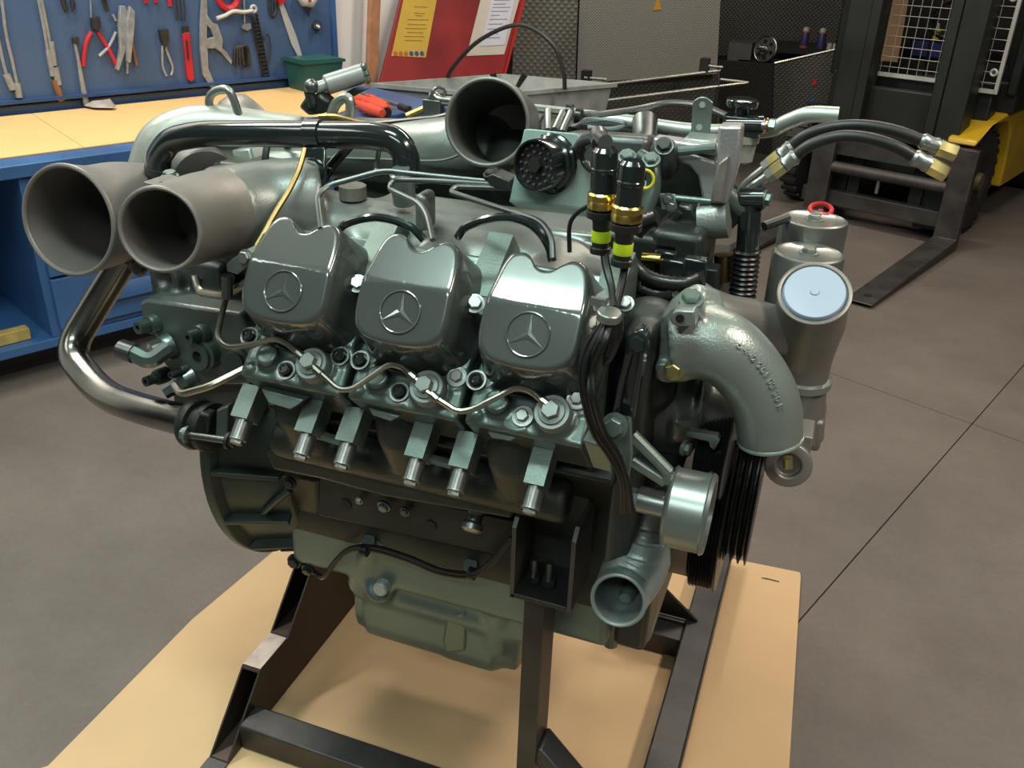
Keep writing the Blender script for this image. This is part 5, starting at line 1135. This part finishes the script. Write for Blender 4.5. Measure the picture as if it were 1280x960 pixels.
# corrugated looms and small fittings, front top
def loom(pts, y, r):
    P = smooth_path([Y(a, b, y) for a, b in pts], 8); R = [r*(1.0 if i % 2 else 1.16) for i in range(len(P))]; build('corrugated_loom', G().sweep(P, R, 10), blackm, eng, ang=80)
loom([(783, 318), (800, 340), (825, 352), (858, 355), (878, 348)], -.20, .0085); loom([(800, 360), (822, 368), (842, 366)], -.20, .008); loom([(822, 272), (806, 278), (795, 290)], -.15, .010)
g = G(); g.box(Y(832, 326, -.12), (.03, .02, .03)); g.box(Y(845, 340, -.12), (.04, .03, .04)); g.box(Y(868, 345, -.15), (.03, .02, .05)); build('sensor_block', g, blackp, eng, bev=.003)
build('brass_fitting', G().cyl(Y(803, 322, -.14), Y(826, 324, -.14), .007, n=12), gold, eng); build('brass_fitting', G().cyl(Y(905, 318, .0), Y(905, 350, .0), .014, n=12), brass, eng)
g = G(); g.prism([Y(a, b, -.12) for a, b in ((878, 336), (897, 338), (893, 388), (872, 380))], (0, .03, 0)); build('dark_bracket', g, mastm, eng, bev=.002)
g = G(); g.prism([Y(a, b, -.18) for a, b in ((848, 370), (862, 364), (888, 370), (890, 392), (850, 392))], (0, .03, 0)); build('elbow_pad', g, aluw, eng, bev=.003)
g = G(); g.sweep([Y(870, 352, -.17), Y(888, 364, -.17), Y(886, 376, -.17)], .006, 10); build('hook', g, alug, eng)
# oil-level cable on the sump
for k in (0, 4):
    P = [Y(393, 715, -.2), Y(405, 722-k*.5, -.21), Y(420, 700, -.23), Y(440, 685+k*.5, -.24), Y(470, 684+k, -.245), Y(510, 696+k, -.245), Y(550, 712+k, -.245), Y(590, 716+k, -.25), Y(615, 700+k, -.26), Y(640, 672+k, -.27)]; build('sump_cable', G().tube(P, .0038, 8), cabm, eng)
for p in ((456, 687), (590, 716)): g = G(); g.cyl(Y(p[0]-4, p[1], -.245), Y(p[0]+4, p[1]+2, -.245), .010, n=12); build('cable_clip', g, blackm, eng)
for p in ((461, 677), (588, 707)): g = G(); g.lathe(Y(*p, -.22), (0, -.5, 1), [(.012, -.02), (.011, .004)], 16); build('clip_boss', g, alug, eng)
# rear top: breather cylinder with ball joint, on the far side
t0, t1 = Y(408, 106, .12), Y(452, 92, .16)
g = G(); g.cyl(t0, t1, .0165, n=28); g.lathe(t0, t0-t1, [(.0165, 0), (.014, .002), (.010, .002), (.010, .02)], 24); ac = build('actuator_cylinder', g, mat('actuator_satin', (.30, .31, .30), .3, .35, .06, 8), eng)
build('ball_joint', G().ball(Y(389, 108, .10), .0125), iron, eng); build('joint_rod', G().cyl(Y(389, 108, .10), Y(404, 107, .12), .007), iron, eng)
for p in ((454, 84), (457, 92), (459, 99)): bolt(eng, Y(*p, .16), (.8, .2, .4), .006, 'a')
g = G(); g.prism([Y(a, b, .10) for a, b in ((380, 122), (398, 116), (412, 128), (405, 142), (384, 145), (372, 134))], (0, .03, 0)); g.sweep([Y(385, 110, .10), Y(392, 135, .10)], .009, 10); build('linkage_casting', g, dark, eng, bev=.006)
g = G(); g.prism([Y(a, b, .14) for a, b in ((408, 128), (442, 110), (456, 112), (430, 126), (415, 134))], (0, .02, 0)); build('linkage_lever', g, dark, eng, bev=.002)
g = G(); P = smooth_path([Y(412, 150, .08), Y(420, 130, .08), Y(432, 122, .08), Y(438, 130, .08), Y(437, 152, .08)], 4); g.sweep(P, .0085, 10); build('lifting_ring', g, zinc, eng)
yp('tan_hose', [(400, 147), (420, 146), (440, 152), (460, 156)], .06, .06, .006, brass); yp('black_line', [(470, 156), (510, 152), (550, 148), (575, 140)], .05, .06, .006, blackm)
g = G(); g.cyl(Y(508, 146, .08), Y(535, 134, .10), .006); build('gold_rod', g, brass, eng)
g = G(); P = fillet([Y(575, 128, .10), Y(548, 125, .10), Y(541, 118, .10), Y(538, 135, .10)], .02); g.sweep(P, .008, 12); build('bent_tube', g, steel, eng)
g = G(); g.torus(Y(548, 118, .10), (.6, -.6, 0), .011, .003, 20, 8); g.box(Y(542, 140, .10), (.03, .02, .04)); build('tube_bracket', g, iron, eng, bev=.002)
g = G(); g.box((-.16, .16, 1.0), (.44, .14, .10)); build('far_manifold', g, alug, eng, bev=.02)

# ---- stand
std = thing('engine_stand', 'dark welded steel tube stand carrying the engine on the cardboard', 'stand', (0, 0, .007))
SO = V((0, 0, .007))
def hollow(x0, x1, z0, z1, ybot, ytop, yend, t, name):
    g = G()
    def rg(xa, xb, za, zb):
        fy = lambda z: ybot+(ytop-ybot)*(z-z0)/(z1-z0)
        return [V((xa, fy(za), za)), V((xb, fy(za), za)), V((xb, fy(zb), zb)), V((xa, fy(zb), zb))]
    A_ = rg(x0, x1, z0, z1); B_ = rg(x0+t, x1-t, z0+t, z1-t); C_ = [p+V((0, .35, 0)) for p in B_]; D_ = [V((p.x, yend, p.z)) for p in A_]
    vs = A_+B_+C_+D_; fs = []
    for i in range(4):
        j = (i+1) % 4; fs += [(i, j, 4+j, 4+i), (4+i, 4+j, 8+j, 8+i), (i, 12+i, 12+j, j)]
    fs += [(8, 9, 10, 11), (12, 15, 14, 13)]
    return build(name, g.add(vs, fs), framer, std, flat=True)
XL0, XL1 = -.452, -.411
hollow(XL0, XL1, .008, .126, -.335, -.212, .55, .0035, 'lower_channel')
hollow(XL0, XL1, .126, .255, -.118, .02, .50, .0035, 'upper_channel')
g = G(); g.box(((XL0+XL1)/2, -.165, .1275), (.038, .09, .002)); build('ground_patch', g, sawn, std)
g = G(); g.prism([(XL0, -.42, .008), (XL1, -.42, .008), (XL1, -.335, .008), (XL0, -.335, .008)], (0, 0, .003)); build('foot_plate', g, frame, std)
# engine-mount plate between channel and housing
g = G(); g.box((-.425, .09, .31), (.05, .2, .10)); build('rear_mount', g, dark, std, bev=.004)
def sq(a, b, w, t, m=frame, name='tube', side=None): return build(name, G().bar(a, b, w, t, side), m, std, bev=.004)
sq((XL1, -.265, .036), (.31, -.265, .036), .056, .056, name='cross_tube', side=(0, 0, 1))
sq((.34, -.75, .036), (.34, .62, .036), .062, .056, name='side_rail', side=(1, 0, 0))
sq((XL1, .33, .034), (.31, .33, .034), .05, .05, name='cross_tube', side=(0, 0, 1))
q = Y(672, 820, -.265)
px_ = q.x
zt = Y(672, 728, -.265).z
g = G(); x0 = Y(652, 850, -.29).x; 
g2 = G()
def post(x0, x1, y0, y1, z0, z1, t, name):
    g = G(); A_ = [V((x0, y0, z0)), V((x1, y0, z0)), V((x1, y1, z0)), V((x0, y1, z0))]; B_ = [p+V((0, 0, z1-z0)) for p in A_]
    C_ = [V((x0+t, y0+t, z1)), V((x1-t, y0+t, z1)), V((x1-t, y1-t, z1)), V((x0+t, y1-t, z1))]; D_ = [p-V((0, 0, .05)) for p in C_]
    fs = [(3, 2, 1, 0), (12, 13, 14, 15)]
    for i in range(4): j = (i+1) % 4; fs += [(i, j, 4+j, 4+i), (4+i, 4+j, 8+j, 8+i), (8+i, 8+j, 12+j, 12+i)]
    return build(name, g.add(A_+B_+C_+D_, fs), frame, std, flat=True)
post(x0, x0+.030, -.295, -.235, .064, zt, .003, 'front_post')
post(x0, x0+.030, .235, .295, .064, zt, .003, 'front_post')
sq((x0, .27, .036), (.31, .27, .036), .05, .05, name='foot_tube', side=(0, 0, 1))
a = Y(682, 928, -.265); sq((x0+.025, -.265, a.z), (x0+.025+(a.z-.05)*.9, -.265, .055), .028, .05, name='brace', side=(0, 0, 1))
# gusset at the right rail
a, b = Y(838, 742, .12), V((.315, .33, .06)); p1 = Z(872, 778, .065); p2 = V((p1.x, p1.y, .065))
g = G(); g.prism([p2, p2+V((-.115, -.02, .115)), p2+V((-.15, -.02, .115)), p2+V((-.11, 0, 0))], (0, .008, 0)); build('gusset', g, frame, std, bev=.001)
# mount bracket (U channel) on the front post
xm0, xm1 = Y(645, 720, -.29).x, Y(717, 720, -.29).x
zb = zt+.004
g = G(); g.box(((xm0+xm1)/2, -.27, zb+.004), (xm1-xm0, .09, .008)); build('mount_base', g, frame, std, bev=.002)
for x in (xm0, xm1): build('mount_cheek', G().prism([(x, -.315, zb), (x, -.315, zb+.12), (x, -.30, zb+.135), (x, -.225, zb+.135), (x, -.225, zb)], (.006, 0, 0)), mat('cheek_grey', (.11, .11, .10), .6, .45, .2, 15), std)
g = G(); g.box(((xm0+xm1)/2, -.228, zb+.07), (xm1-xm0, .006, .13)); build('mount_back', g, rusty, std)
for f in (.28, .55): x = xm0+(xm1-xm0)*f; g = G(); g.cyl((x, -.28, zb), (x, -.28, zb+.05), .006); g.lathe((x, -.28, zb+.01), (0, 0, 1), [(.010, 0), (.010, .012)], 6); build('mount_stud', g, iron, std)

# staple pressed in the floor cardboard
a, b = Z(952, 722, .0075), Z(974, 727, .0075)
solo('staple', G().sweep([a-V((0, 0, .001)), a.lerp(b, .3)+V((0, 0, .001)), b], .0012, 6), iron, 'small dark staple in the right corner of the floor cardboard', 'staple')
